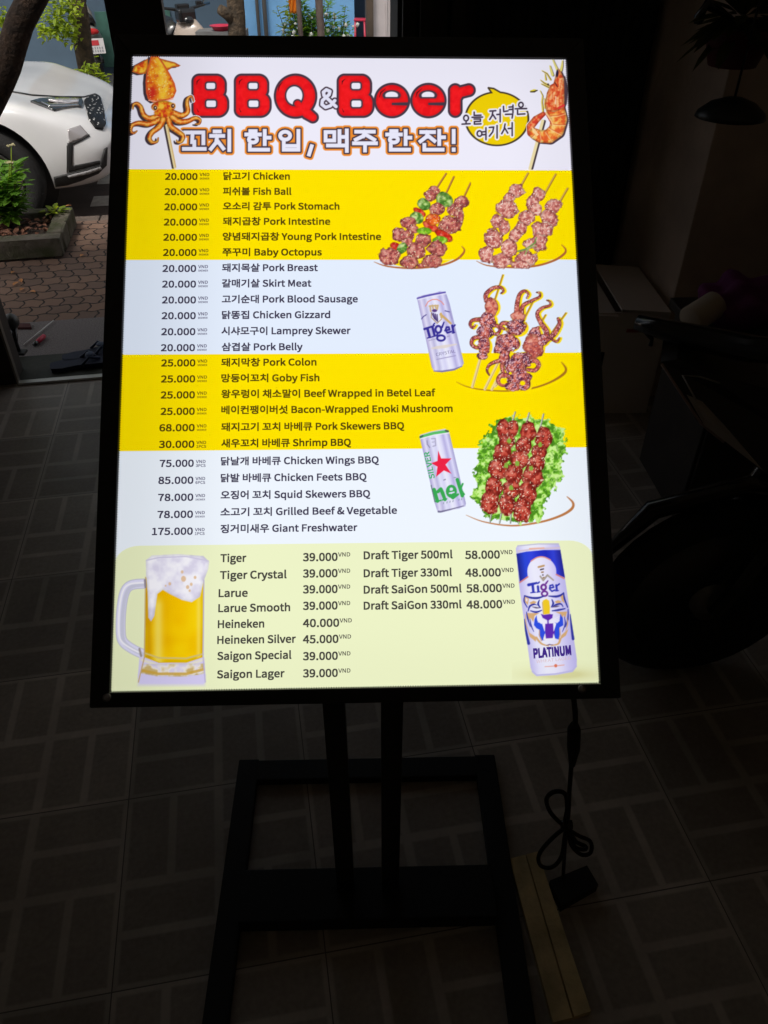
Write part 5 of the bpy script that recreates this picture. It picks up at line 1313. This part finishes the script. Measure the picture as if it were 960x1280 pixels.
wn = body.modifiers.new('split', 'EDGE_SPLIT'); wn.split_angle = R(40)
car_M = car.matrix_world.copy()
bv_ = BVHTree.FromPolygons([car_M @ v.co for v in bme.vertices], [tuple(p_.vertices) for p_ in bme.polygons])
EYE = Vector((0, 0, CAMH))
def hit(px, py):
    d = ray(px, py).normalized(); h_ = bv_.ray_cast(EYE, d)
    if h_[0] is None:
        h_ = bv_.find_nearest(EYE + d * ((on_w(px, py, wc.y + .2) - EYE).length))
    return h_[0], h_[1]
def patch(name, poly, m, lift=.006, step=2.2, parent=car, thick=.012):
    """a panel that follows the body surface inside an outline"""
    pts = []
    for i, a in enumerate(poly):
        q = poly[(i + 1) % len(poly)]; k = max(1, int(math.hypot(q[0] - a[0], q[1] - a[1]) / step))
        pts += [(a[0] + (q[0] - a[0]) * j / k, a[1] + (q[1] - a[1]) * j / k) for j in range(k)]
    nb = len(pts)
    def ins(x, y):
        c = False
        for i in range(nb):
            a, q = pts[i], pts[(i + 1) % nb]
            if (a[1] > y) != (q[1] > y) and x < (q[0] - a[0]) * (y - a[1]) / (q[1] - a[1]) + a[0]: c = not c
        return c
    x0, x1, y0, y1 = min(p[0] for p in pts), max(p[0] for p in pts), min(p[1] for p in pts), max(p[1] for p in pts)
    inner = [(x, y) for x in np.arange(x0, x1, step) for y in np.arange(y0, y1, step) if ins(x, y) and min(math.hypot(x - a, y - q) for a, q in pts) > step * .5]
    r = delaunay_2d_cdt([Vector(p) for p in pts + inner], [(i, (i + 1) % nb) for i in range(nb)], [], 1, 1e-5)
    vs = []
    for v in r[0]:
        p, n = hit(v.x, v.y)
        if n.dot(EYE - p) < 0: n = -n
        vs.append(p + n * lift)
    o = obj(name, MB().add(vs, [tuple(f) for f in r[2]], 0, True), m, parent)
    so = o.modifiers.new('thick', 'SOLIDIFY'); so.thickness = thick; so.offset = 0
    return o
HL = patch('headlight', [(38, 128), (50, 124.6), (76, 123.4), (102, 124), (104, 130), (102, 135.5), (94, 134.5), (80, 136.5), (68, 139.6), (64, 138)], M_GLASS, .006)
patch('lamp_strip', [(60, 127), (80, 125.6), (99, 125.6), (98, 130), (84, 131.6), (72, 130)], M_LAMPG, .014, parent=HL, thick=.006)
patch('lamp_strip', [(50, 129), (62, 132), (98, 132), (99, 134), (80, 135), (62, 135.5)], M_CHROME, .013, parent=HL, thick=.005)
def mesh_grille():
    m = mat('dark_grille', (0.012, 0.012, 0.013), 0.4)
    n, l = nodes_of(m); b = n['Principled BSDF']
    tc = n.new('ShaderNodeTexCoord'); v = n.new('ShaderNodeTexVoronoi'); v.inputs['Scale'].default_value = 36; v.inputs['Randomness'].default_value = .35
    l.new(tc.outputs['Object'], v.inputs['Vector'])
    k = mnode(n, l, 'LESS_THAN', v.outputs[0], 0.24)
    l.new(mixc(n, l, k, (0.012, 0.012, 0.013), (0.75, 0.74, 0.72)), b.inputs['Base Color']); b.inputs['Specular IOR Level'].default_value = .2  # pale spots put the chrome sparkle into the base colour
    b.inputs['Roughness'].default_value = .45
    return m
patch('grille', [(105, 127), (111, 121), (119, 118.5), (125, 122), (129, 138), (131.5, 156), (128, 163), (119, 161), (111, 150), (108, 138)], mesh_grille(), .006)
FG = patch('fog_light', [(84, 162), (100, 157), (110, 168), (103, 172.5), (86, 179)], mat('smoked_lens', (0.45, 0.42, 0.42), 0.15, .3, coat=1.0), .001)
patch('lamp_trim', [(84, 179), (102, 173), (111, 168), (112, 170.5), (103, 175.5), (91, 181), (90.5, 207), (124, 200.5), (128, 204), (108, 209.5), (86, 215), (84, 208)], M_PLAS, .003, parent=FG, thick=.006)
patch('lower_cladding', [(67, 221), (84, 217), (108, 211), (124, 206), (130, 186), (133, 184), (132, 206), (122, 216), (100, 225), (84, 230), (69, 232)], M_PLAS, .007)
patch('skid_strip', [(84, 218.5), (108, 212.5), (124, 207.5), (126, 210), (110, 216), (86, 221)], mat('grey_trim', (.3, .29, .29), .5), .013)
patch('bonnet_seam', [(8, 113.2), (40, 118.6), (75, 120.8), (105, 121), (118, 117.5), (118.4, 118.4), (105, 122), (75, 121.9), (40, 119.8), (8, 114.6)], M_PLAS, .003, thick=.004)
patch('panel_seam', [(83.2, 182), (84.2, 182), (84.4, 216), (83.4, 216)], M_PLAS, .003, thick=.004)
# cabin
cab = [(.75, .80, 1.06), (.05, .62, 1.55), (-1.3, .62, 1.58), (-2.0, .74, 1.08)]
mb = MB()
vs = []
for x, hw, z in cab:
    vs += [(x, -hw, z - .115), (x, hw, z - .115)]
vs += [(.72, -.84, .88), (.72, .84, .88), (-2.02, -.82, .88), (-2.02, .82, .88)]
mb.add(vs, [(0, 1, 3, 2), (2, 3, 5, 4), (4, 5, 7, 6), (0, 2, 4, 6, 10, 8), (1, 3, 5, 7, 11, 9), (8, 9, 1, 0), (6, 7, 11, 10)])
obj('window', mb, M_GLASS, car, world=False)
obj('roof', MB().box((-.62, 0, 1.47), (1.5, 1.26, .05), bev=.02), M_WHITE, car, world=False)
# wheels
for x in (1.3, -1.3):
    for sy in (-1, 1):
        Mw = Matrix.Translation((x, sy * .905, .34)) @ Matrix.Rotation(R(90) * (1 if sy < 0 else -1), 4, 'X')
        wheel = obj('wheel', MB().lathe([(.215, -.2), (.30, -.205), (.335, -.18), (.34, -.1), (.335, -.03), (.30, -.002), (.228, 0.0), (.222, -.02), (.222, -.19)], 40, M=Mw), M_TYRE, car, world=False)
        mb = MB().lathe([(.218, -.012), (.214, -.002), (.2, -.01), (.196, -.05)], 40, M=Mw).lathe([(.0, -.012), (.045, -.012), (.05, -.03)], 20, M=Mw)
        for k in range(5):
            for dq in (-.16, .16):
                a = 2 * math.pi * k / 5 + .3
                mb.tube([Mw @ Vector((.04 * math.cos(a), .04 * math.sin(a), -.025)), Mw @ Vector((.205 * math.cos(a + dq), .205 * math.sin(a + dq), -.02))], [.018, .014], 8)
        obj('rim', mb, M_RIM, wheel, world=False)
        obj('brake_disc', MB().lathe([(.0, -.12), (.15, -.12), (.15, -.13), (.0, -.13)], 24, M=Mw), M_PLAS, wheel, world=False)
        obj('arch_liner', MB().tube([(x, sy * .60, .345), (x, sy * .64, .345)], .41, 36), M_PLAS, car, world=False)
# ------------------------------------------------------------------ scooters across the street
M_CREAM = mat('beige_body', (0.42, 0.34, 0.28), 0.35, coat=.6)
M_BLK = mat('black_gloss', (0.012, 0.012, 0.013), 0.25, coat=.5)
def scooter(name, label, loc, rz, bodymat, plate=True):
    t = thing(name, label, 'scooter', loc, rz, 'scooters parked across the street')
    def q(n, mb, m, par=t): return obj(n, mb, m, par, world=False)
    for x in (.62, -.58):
        Mw = Matrix.Translation((x, 0, .25)) @ Matrix.Rotation(R(90), 4, 'X')
        w_ = q('wheel', MB().lathe([(.16, -.045), (.22, -.05), (.25, -.02), (.25, .02), (.22, .05), (.16, .045)], 26, M=Mw), M_TYRE)
        q('rim', MB().lathe([(.165, -.03), (.16, .0), (.165, .03)], 24, M=Mw).lathe([(.0, -.05), (.04, -.05), (.04, .05), (0, .05)], 12, M=Mw), M_RIM, w_)
    q('fork', MB().tube([(.6, .07, .25), (.46, .06, .72)], .018).tube([(.6, -.07, .25), (.46, -.06, .72)], .018), M_RIM)
    q('mudguard', MB().tube([(.86, 0, .36), (.76, 0, .5), (.6, 0, .54), (.44, 0, .46)], [.03, .06, .065, .05], 10, flat=.4), bodymat)
    q('front_shield', MB().tube([(.40, 0, .30), (.45, 0, .55), (.43, 0, .75), (.38, 0, .86)], [.12, .19, .17, .09], 14, flat=.35), bodymat)
    q('headlight', MB().ball((.47, 0, .85), (.03, .055, .04), 3), M_GLASS)
    q('cowl', MB().box((.41, 0, .89), (.12, .2, .13), bev=.035, seg=3).box((.35, 0, .965), (.07, .14, .05), bev=.015).box((.34, .2, .985), (.05, .06, .04), bev=.01), M_BLK)
    q('handlebar', MB().tube([(.30, -.34, .97), (.36, -.2, .96), (.38, 0, .93), (.36, .2, .96), (.30, .34, .97)], [.018, .014, .018, .014, .018], 10), M_BLK)
    for s_ in (-1, 1):
        mr = q('mirror', MB().tube([(.35, s_ * .24, .97), (.37, s_ * .27, 1.08), (.35, s_ * .32, 1.14)], .007, 6).ball((.345, s_ * .35, 1.165), (.022, .065, .045), 2), M_CHROME)
    q('floorboard', MB().box((.1, 0, .28), (.5, .26, .07), bev=.02), M_BLK)
    q('tail_body', MB().tube([(-.02, 0, .42), (-.3, 0, .54), (-.62, 0, .6), (-.84, 0, .66)], [.13, .16, .13, .05], 14, flat=.8), bodymat)
    q('seat', MB().tube([(.08, 0, .72), (-.1, 0, .735), (-.4, 0, .75), (-.72, 0, .8)], [.07, .12, .13, .08], 14, flat=.4), M_BLK)
    q('tail_light', MB().ball((-.83, 0, .66), (.03, .08, .035), 2), mat('red_lens', (.5, .02, .02), .2))
    q('rear_mudguard', MB().tube([(-.7, 0, .6), (-.86, 0, .5), (-.93, 0, .38)], [.07, .06, .05], 10, flat=.35), M_BLK)
    if plate:
        Mp = Matrix.Translation((-.915, 0, .53)) @ Matrix.Rotation(R(14), 4, 'Y')
        p_ = q('number_plate', MB().box((0, 0, 0), (.006, .2, .15), M=Mp, bev=.002), mat('white_plate', (.62, .6, .6), .5))
        q('plate_band', MB().box((-.005, .02, .032), (.003, .13, .05), M=Mp), mat('red_band', (.5, .03, .04), .5), p_)
        mb = MB()
        for r_ in range(2):
            for k in range(6): mb.box((-.005, -.07 + k * .026, -.018 - r_ * .03), (.003, .012, .02), M=Mp)
        q('plate_digits', mb, mat('grey_digits', (.25, .25, .28), .6), p_)
    return t
p = on_w(232, 40, 8.9)
scooter('parked_scooter', 'black and beige scooter with round mirrors parked beside the pruned tree', P(on_w(236, 40, 9.77).dot(UX) - .20, 10.1, -.288), TH + R(-62), M_CREAM, False)
p = on_w(118, 58, 9.5)
scooter('parked_scooter', 'scooter parked tail outwards showing its number plate, right of the car bonnet', P(on_w(120, 58, 10.6).dot(UX) - .19, 11.45, -.288), TH + R(102), mat('grey_green_body', (.2, .19, .17), .4, coat=.5), True)

# ------------------------------------------------------------------ small things at the doorway
def flop(label, px, py, rot, tilt=0):
    b = on_z(px, py, 0.003)
    t = thing('flip_flop', label, 'flip-flop', (b.x, b.y, 0.003), rot, 'blue flip-flops on the doorstep')
    out = [(.0, -.13), (.03, -.125), (.04, -.08), (.033, -.02), (.042, .05), (.046, .09), (.035, .125), (.0, .138), (-.035, .125), (-.044, .09), (-.04, .05), (-.032, -.02), (-.038, -.08), (-.03, -.125)]
    mb = MB().prism([(x, y, 0) for x, y in out], (0, 0, .018))
    obj('sole', mb, mat('navy_rubber', (0.012, 0.018, 0.045), 0.7), t, world=False)
    obj('strap', MB().tube([(-.04, .0, .016), (-.03, .035, .045), (0, .075, .02)], .008, 8, flat=.6).tube([(.04, .0, .016), (.03, .035, .045), (0, .075, .02)], .008, 8, flat=.6).ball((0, .04, .045), (.022, .02, .006), 2), mat('navy_strap', (0.03, 0.05, 0.10), 0.6), t, world=False)
    return t
flop('navy flip-flop on the doorstep, nearer to the shop', 103, 456, R(-70))
flop('navy flip-flop lying behind the other on the doorstep edge', 117, 444, R(-62))
b = on_z(23, 442, 0)
t = thing('door_stop', 'black rod door stop with a round grey knob on the doorstep', 'door stop', (b.x, b.y, 0))
obj('base_plate', MB().box((b.x, b.y, .006), (.07, .045, .012), bev=.003), M_PLAS, t)
k_ = on_y(14, 402, b.y + .03)
obj('rod', MB().tube([(b.x, b.y, .01), (b.x - .004, b.y + .01, .05), (k_.x + .004, k_.y, k_.z - .02)], [.014, .013, .016], 12), M_BLK, t)
obj('knob', MB().ball(k_, (.033, .033, .036), 3), mat('dull_steel', (.12, .12, .115), .4, .6), t)
a, c_ = on_z(28, 434, ZS + .01), on_z(67, 400.5, ZS + .01)
a = on_z(30, 431, ZS + .008); 
o = obj('white_stick', MB().tube([a, a.lerp(c_, .5), c_], [.004, .004, .003], 8), mat('white_plastic', (.6, .58, .55), .5), None)
tag(o, 'thin whitish stick lying on the speckled concrete', 'stick')
a, c_ = on_z(43, 431, ZS + .014), on_z(55, 420, ZS + .014)
lt = thing('lighter', 'red and black lighter lying on the speckled concrete', 'lighter', (a.x, a.y, ZS))
obj('body', MB().tube([a.lerp(c_, .25), c_], [.012, .011], 10), M_RED, lt); obj('cap', MB().tube([a, a.lerp(c_, .24)], [.011, .012], 10), M_BLK, lt)
a = on_z(33, 412, ZS)
o = obj('rubber_wedge', MB().prism([a + Vector((-.08, 0, .001)), a + Vector((.03, .0, .001)), a + Vector((.005, .05, .001)), a + Vector((-.07, .05, .001))], (0, 0, .012)), mat('dark_red_rubber', (.06, .012, .012), .8), None)
tag(o, 'dark flat rubber piece on the concrete behind the door stop', 'rubber mat')
mb = MB()
for px, py in ((19, 339), (16, 357), (27, 353), (30, 360), (37, 364), (90, 257), (105, 318)):
    b = on_z(px, py, ZS + .006); an = random.uniform(0, 6)
    leafquad(mb, b, .05, .025, (math.cos(an), math.sin(an), .1), (0, 0, 1))
o = obj('fallen_leaves', mb, mat('orange_dry_leaf', (.5, .22, .08), .8), None); o['kind'] = 'stuff'

# ------------------------------------------------------------------ cable under the sign, wooden strip
pc = [Vector((.246, .70, .80)), on_y(719, 890, .66), on_y(716, 930, .68), on_y(712, 985, .705), on_y(708, 1030, .72)]
cb = thing('power_cable', 'black power cable hanging in a tied loop from the lower right of the sign', 'cable', (on_z(716, 1112, 0).x, on_z(716, 1112, 0).y, 0))
yy = .72
loops = [(708, 1030), (690, 1018), (683, 1000), (692, 990), (706, 992), (709, 1010), (707, 1032), (722, 1044), (738, 1052), (738, 1066), (726, 1068), (714, 1056), (708, 1036), (690, 1048), (674, 1068), (676, 1082), (690, 1084), (702, 1070), (708, 1038), (720, 1052), (732, 1058), (730, 1062), (718, 1058), (709, 1040)]
lp = [on_y(x, y, yy + .006 * math.sin(i * 1.7)) for i, (x, y) in enumerate(loops)]
bend = [on_y(706, 1060, .74), on_z(704, 1096, .03)]
obj('cord', MB().tube(smooth3(pc + lp[1:] + bend, 5), .0038, 8), M_BLACK2, cb)
obj('connector', MB().tube([on_y(718, 905, .665), on_y(717.6, 912, .669), on_y(717, 936, .682), on_y(716, 946, .688), on_y(715, 956, .692)], [.005, .0095, .0095, .007, .005], 12), M_BLACK2, cb)
obj('cable_tie', MB().tube([on_y(701, 1031, yy), on_y(715, 1031, yy)], .008, 8), M_BLK, cb)
q = [on_z(x, y, .001) for x, y in ((685, 1109), (731, 1090), (745, 1114), (700, 1140))]
obj('plug_block', MB().prism(q, (0, 0, .028)), M_BLACK2, cb)
M_WOOD = mat('raw_yellowish_wood', (0.70, 0.55, 0.28), 0.75, scale=14, var=.25, bump=.2)
ws = thing('wooden_strip', 'pale wooden strip with a lengthwise groove lying beside the stand', 'plank', on_z(690, 1180, 0))
for a, q_ in ((((636, 1078), (655, 1073), (713, 1280), (688, 1290))), (((657, 1072.5), (671, 1068), (737, 1268), (716, 1279)))) and (((636, 1078), (655.5, 1073), (714, 1276), (690, 1282)), ((656.8, 1072.6), (671, 1069), (737, 1268), (716, 1275))) and ((0, 0),):
    pass
for poly in (((636, 1078), (655.5, 1073), (714, 1276), (690, 1282)), ((656.8, 1072.6), (671, 1069), (737, 1268), (716, 1275))):
    mb = MB().prism([on_z(x, y, .001) for x, y in poly], (0, 0, .016)); obj('lath', mb, M_WOOD, ws)

# ------------------------------------------------------------------ right side of the shop
M_CARD = mat('white_cardboard', (0.80, 0.73, 0.67), 0.85, var=.06, scale=3)
b = on_z(790, 508, 0)
bt = P(1.32, 2.64, 0)
box = thing('cardboard_box', 'white cardboard box with half open top flaps behind the motorbike', 'box', bt, R(1))
BX, BY, BZ = .37, .40, .42
mb = MB().box((0, -BY / 2, BZ / 2), (BX, .006, BZ)).box((0, BY / 2, BZ / 2), (BX, .006, BZ)).box((-BX / 2, 0, BZ / 2), (.006, BY - .008, BZ)).box((BX / 2, 0, BZ / 2), (.006, BY - .008, BZ)).box((0, 0, .006), (BX - .01, BY - .01, .006))
obj('carton', mb, M_CARD, box, world=False)
for s_ in (-1, 1):
    Mf = Matrix.Translation((s_ * BX / 2, 0, BZ + .003)) @ Matrix.Rotation(s_ * R(-5 if s_ < 0 else 4), 4, 'Y')
    obj('flap', MB().box((-s_ * BX * .247, 0, 0), (BX * .488, BY + .03, .005), M=Mf), M_CARD, box, world=False)
obj('print_mark', MB().box((.08, -BY / 2 - .0045, BZ - .07), (.08, .002, .012)), mat('red_print', (.35, .06, .05), .8), box, world=False)
obj('hand_hole', MB().box((-.05, -BY / 2 - .0045, BZ - .2), (.05, .002, .09), bev=.0008), M_BLK, box, world=False)
# motorbike: front end towards the left
wcn = on_z(880, 735, .28)
mbk = thing('motorbike', 'dark motorbike parked indoors at the right, front wheel towards the sign', 'motorbike', (wcn.x, wcn.y, 0))
O = Vector((wcn.x, wcn.y, 0))
Mw = Matrix.Translation((O.x, O.y, .27)) @ Matrix.Rotation(R(8), 4, 'Z') @ Matrix.Rotation(R(90), 4, 'X')
fw = obj('wheel', MB().lathe([(.215, -.03), (.245, -.036), (.27, -.015), (.27, .015), (.245, .036), (.215, .03)], 36, M=Mw), M_TYRE, mbk)
mb = MB().lathe([(.205, -.03), (.195, 0), (.205, .03)], 36, M=Mw).lathe([(0, -.05), (.05, -.05), (.05, .05), (0, .05)], 16, M=Mw)
for k in range(5):
    a = 2 * math.pi * k / 5; mb.tube([Mw @ Vector((.04 * math.cos(a), .04 * math.sin(a), 0)), Mw @ Vector((.2 * math.cos(a + .2), .2 * math.sin(a + .2), 0))], .016, 8)
obj('rim', mb, mat('grey_rim', (.22, .21, .2), .4, .8), fw)
obj('mudguard', MB().tube([O + Vector((-.30, -.02, .36)), O + Vector((-.18, -.01, .53)), O + Vector((0, 0, .59)), O + Vector((.2, .02, .52))], [.02, .055, .055, .045], 12, flat=.4), M_BLK, mbk)
obj('fork', MB().tube([O + Vector((0, -.08, .28)), O + Vector((.16, -.07, .78))], .022).tube([O + Vector((0, .08, .28)), O + Vector((.16, .09, .78))], .022), M_BLK, mbk)
pr = [on_y(826, 452, 1.62), on_y(846, 449, 1.60), on_y(872, 462, 1.57), on_y(960, 486, 1.5), on_y(1020, 560, 1.42), on_y(990, 612, 1.40), on_y(958, 592, 1.42), on_y(905, 555, 1.48), on_y(872, 528, 1.53)]
obj('front_apron', MB().prism(pr, (.05, .16, .02)), mat('brown_black_panel', (.03, .024, .022), .35, coat=.4), mbk)
bl = [on_y(858, 493, 1.515), on_y(878, 502, 1.505), on_y(906, 532, 1.465), on_y(954, 588, 1.405), on_y(946, 582, 1.41), on_y(880, 531, 1.50)]
obj('pale_panel', MB().prism(bl, (-.002, -.008, .003)), mat('silver_panel', (.5, .44, .38), .45), mbk)
e1 = [on_y(827, 455, 1.605), on_y(850, 490, 1.56), on_y(876, 529, 1.505), on_y(905, 553, 1.46)]
obj('edge_trim', MB().tube(e1, .003, 6), mat('brown_edge', (.4, .28, .25), .4), mbk)
e2 = [on_y(870, 500, 1.50), on_y(853, 469, 1.555), on_y(875, 471, 1.545), on_y(900, 479, 1.52)]
obj('edge_trim', MB().tube(e2, .002, 6), mat('grey_edge', (.35, .33, .3), .4), mbk)
obj('handlebar', MB().tube([on_y(796, 403, 1.74), on_y(830, 412, 1.7), on_y(880, 424, 1.63), on_y(940, 436, 1.54), on_y(1040, 446, 1.35)], [.018, .024, .03, .03, .02], 12), M_BLK, mbk)
obj('brake_lever', MB().tube([on_y(800, 408, 1.735), on_y(815, 424, 1.72), on_y(813, 432, 1.72)], .005, 8).tube([on_y(830, 414, 1.7), on_y(880, 440, 1.66)], .006, 8), M_BLK, mbk)
obj('seat', MB().tube([(O.x + .38, O.y + .06, .72), (O.x + .7, O.y + .1, .74), (O.x + 1.05, O.y + .15, .78)], [.09, .13, .1], 14, flat=.5), M_BLK, mbk)
obj('tank_body', MB().tube([(O.x + .16, O.y + .04, .62), (O.x + .4, O.y + .06, .58), (O.x + .8, O.y + .1, .55), (O.x + 1.1, O.y + .14, .6)], [.13, .16, .15, .08], 14), M_BLK, mbk)
Mw2 = Matrix.Translation((O.x + 1.0, O.y + .13, .28)) @ Matrix.Rotation(R(8), 4, 'Z') @ Matrix.Rotation(R(90), 4, 'X')
obj('wheel', MB().lathe([(.12, -.04), (.26, -.045), (.285, -.015), (.285, .015), (.26, .045), (.12, .04)], 30, M=Mw2), M_TYRE, mbk)
# roll of paper and bag on the bike's far side
a, c_ = on_y(862, 401, 2.05), on_y(895, 380, 2.1)
o = obj('paper_roll', MB().tube([a, a.lerp(c_, .03), a.lerp(c_, .97), c_], [.036, .04, .04, .036], 20), mat('cream_paper', (.55, .47, .36), .8), None)
tag(o, 'cream paper roll lying between the box and the purple bag', 'paper roll')
tb = thing('low_cabinet', 'low dark cabinet under the paper roll and purple bag, behind the motorbike', 'cabinet', (a.x + .47, 2.16, 0), R(4))
zt = a.z - .05
obj('carcass', MB().box((0.02, 0, (zt - .03) / 2), (.84, .36, zt - .03), bev=.004), M_DOOR, tb, world=False)
obj('top', MB().box((.02, 0, zt - .015), (.88, .4, .03), bev=.005), M_DOOR, tb, world=False)
for sx in (-.19, .23): obj('door', MB().box((sx, -.186, (zt - .03) / 2), (.40, .012, zt - .09), bev=.003), M_DOOR, tb, world=False)
c_ = on_y(925, 382, 2.14)
mb = MB(); bm = bmesh.new(); bmesh.ops.create_icosphere(bm, subdivisions=4, radius=1)
for v in bm.verts:
    k = 1 + .10 * math.sin(v.co.x * 7 + v.co.z * 4) + .06 * math.sin(v.co.y * 11)
    v.co = Vector((c_.x + v.co.x * .12 * k, c_.y + v.co.y * .1 * k, zt + .001 + max(0, (v.co.z + .85)) * .075 * k))
mb.from_bm(bm, 0, True)
o = obj('purple_bag', mb, mat('purple_cloth', (.16, .02, .13), .8), None); tag(o, 'crumpled purple bag beside the cream paper roll', 'bag')
# dark things hanging on the brown wall
hp = thing('hanging_plant', 'dark hanging plant with drooping leaves in a red pot at the upper right corner', 'plant', on_y(925, 45, 2.3))
c_ = on_y(925, 40, 2.3)
obj('pot', MB().lathe([(.03, -.08), (.06, -.075), (.085, .0), (.088, .01), (.07, .01)], 22, M=Matrix.Translation(c_)), mat('dark_red_pot', (.1, .01, .012), .5), hp)
lf = MB()
for k in range(90):
    d = rdir(-.6, .9); leafquad(lf, c_ + Vector((0, 0, .03)) + d * random.uniform(0, .07), .11, .03, d + Vector((0, 0, -.3)), (0, 0, 1))
obj('foliage', lf, leafmat('olive_leaf', (.06, .06, .012), (.015, .02, .008)), hp)
obj('drooping_leaf', MB().tube([c_ + Vector((-.03, 0, .03)), on_y(884, 4, 2.28), on_y(874, 22, 2.28), on_y(872, 30, 2.28)], [.006, .014, .014, .009], 8), M_BLK, hp)
obj('hanger', MB().tube([c_ + Vector((0, 0, .0)), Vector((c_.x, c_.y, 3.19))], .003, 6), M_BLK, hp)
wl = on_y(914, 140, 2.12)
t = thing('wall_lamp', 'unlit dome shaped dark shade hanging below the plant', 'lamp', wl)
obj('shade', MB().lathe([(.085, -.012), (.08, .0), (.055, .02), (.02, .032), (.0, .034)], 26, M=Matrix.Translation(wl)), mat('dark_green_enamel', (.01, .014, .013), .35), t)
obj('flex', MB().tube([wl + Vector((0, 0, .03)), Vector((wl.x + .01, wl.y, 3.19))], .003, 6), M_BLK, t)
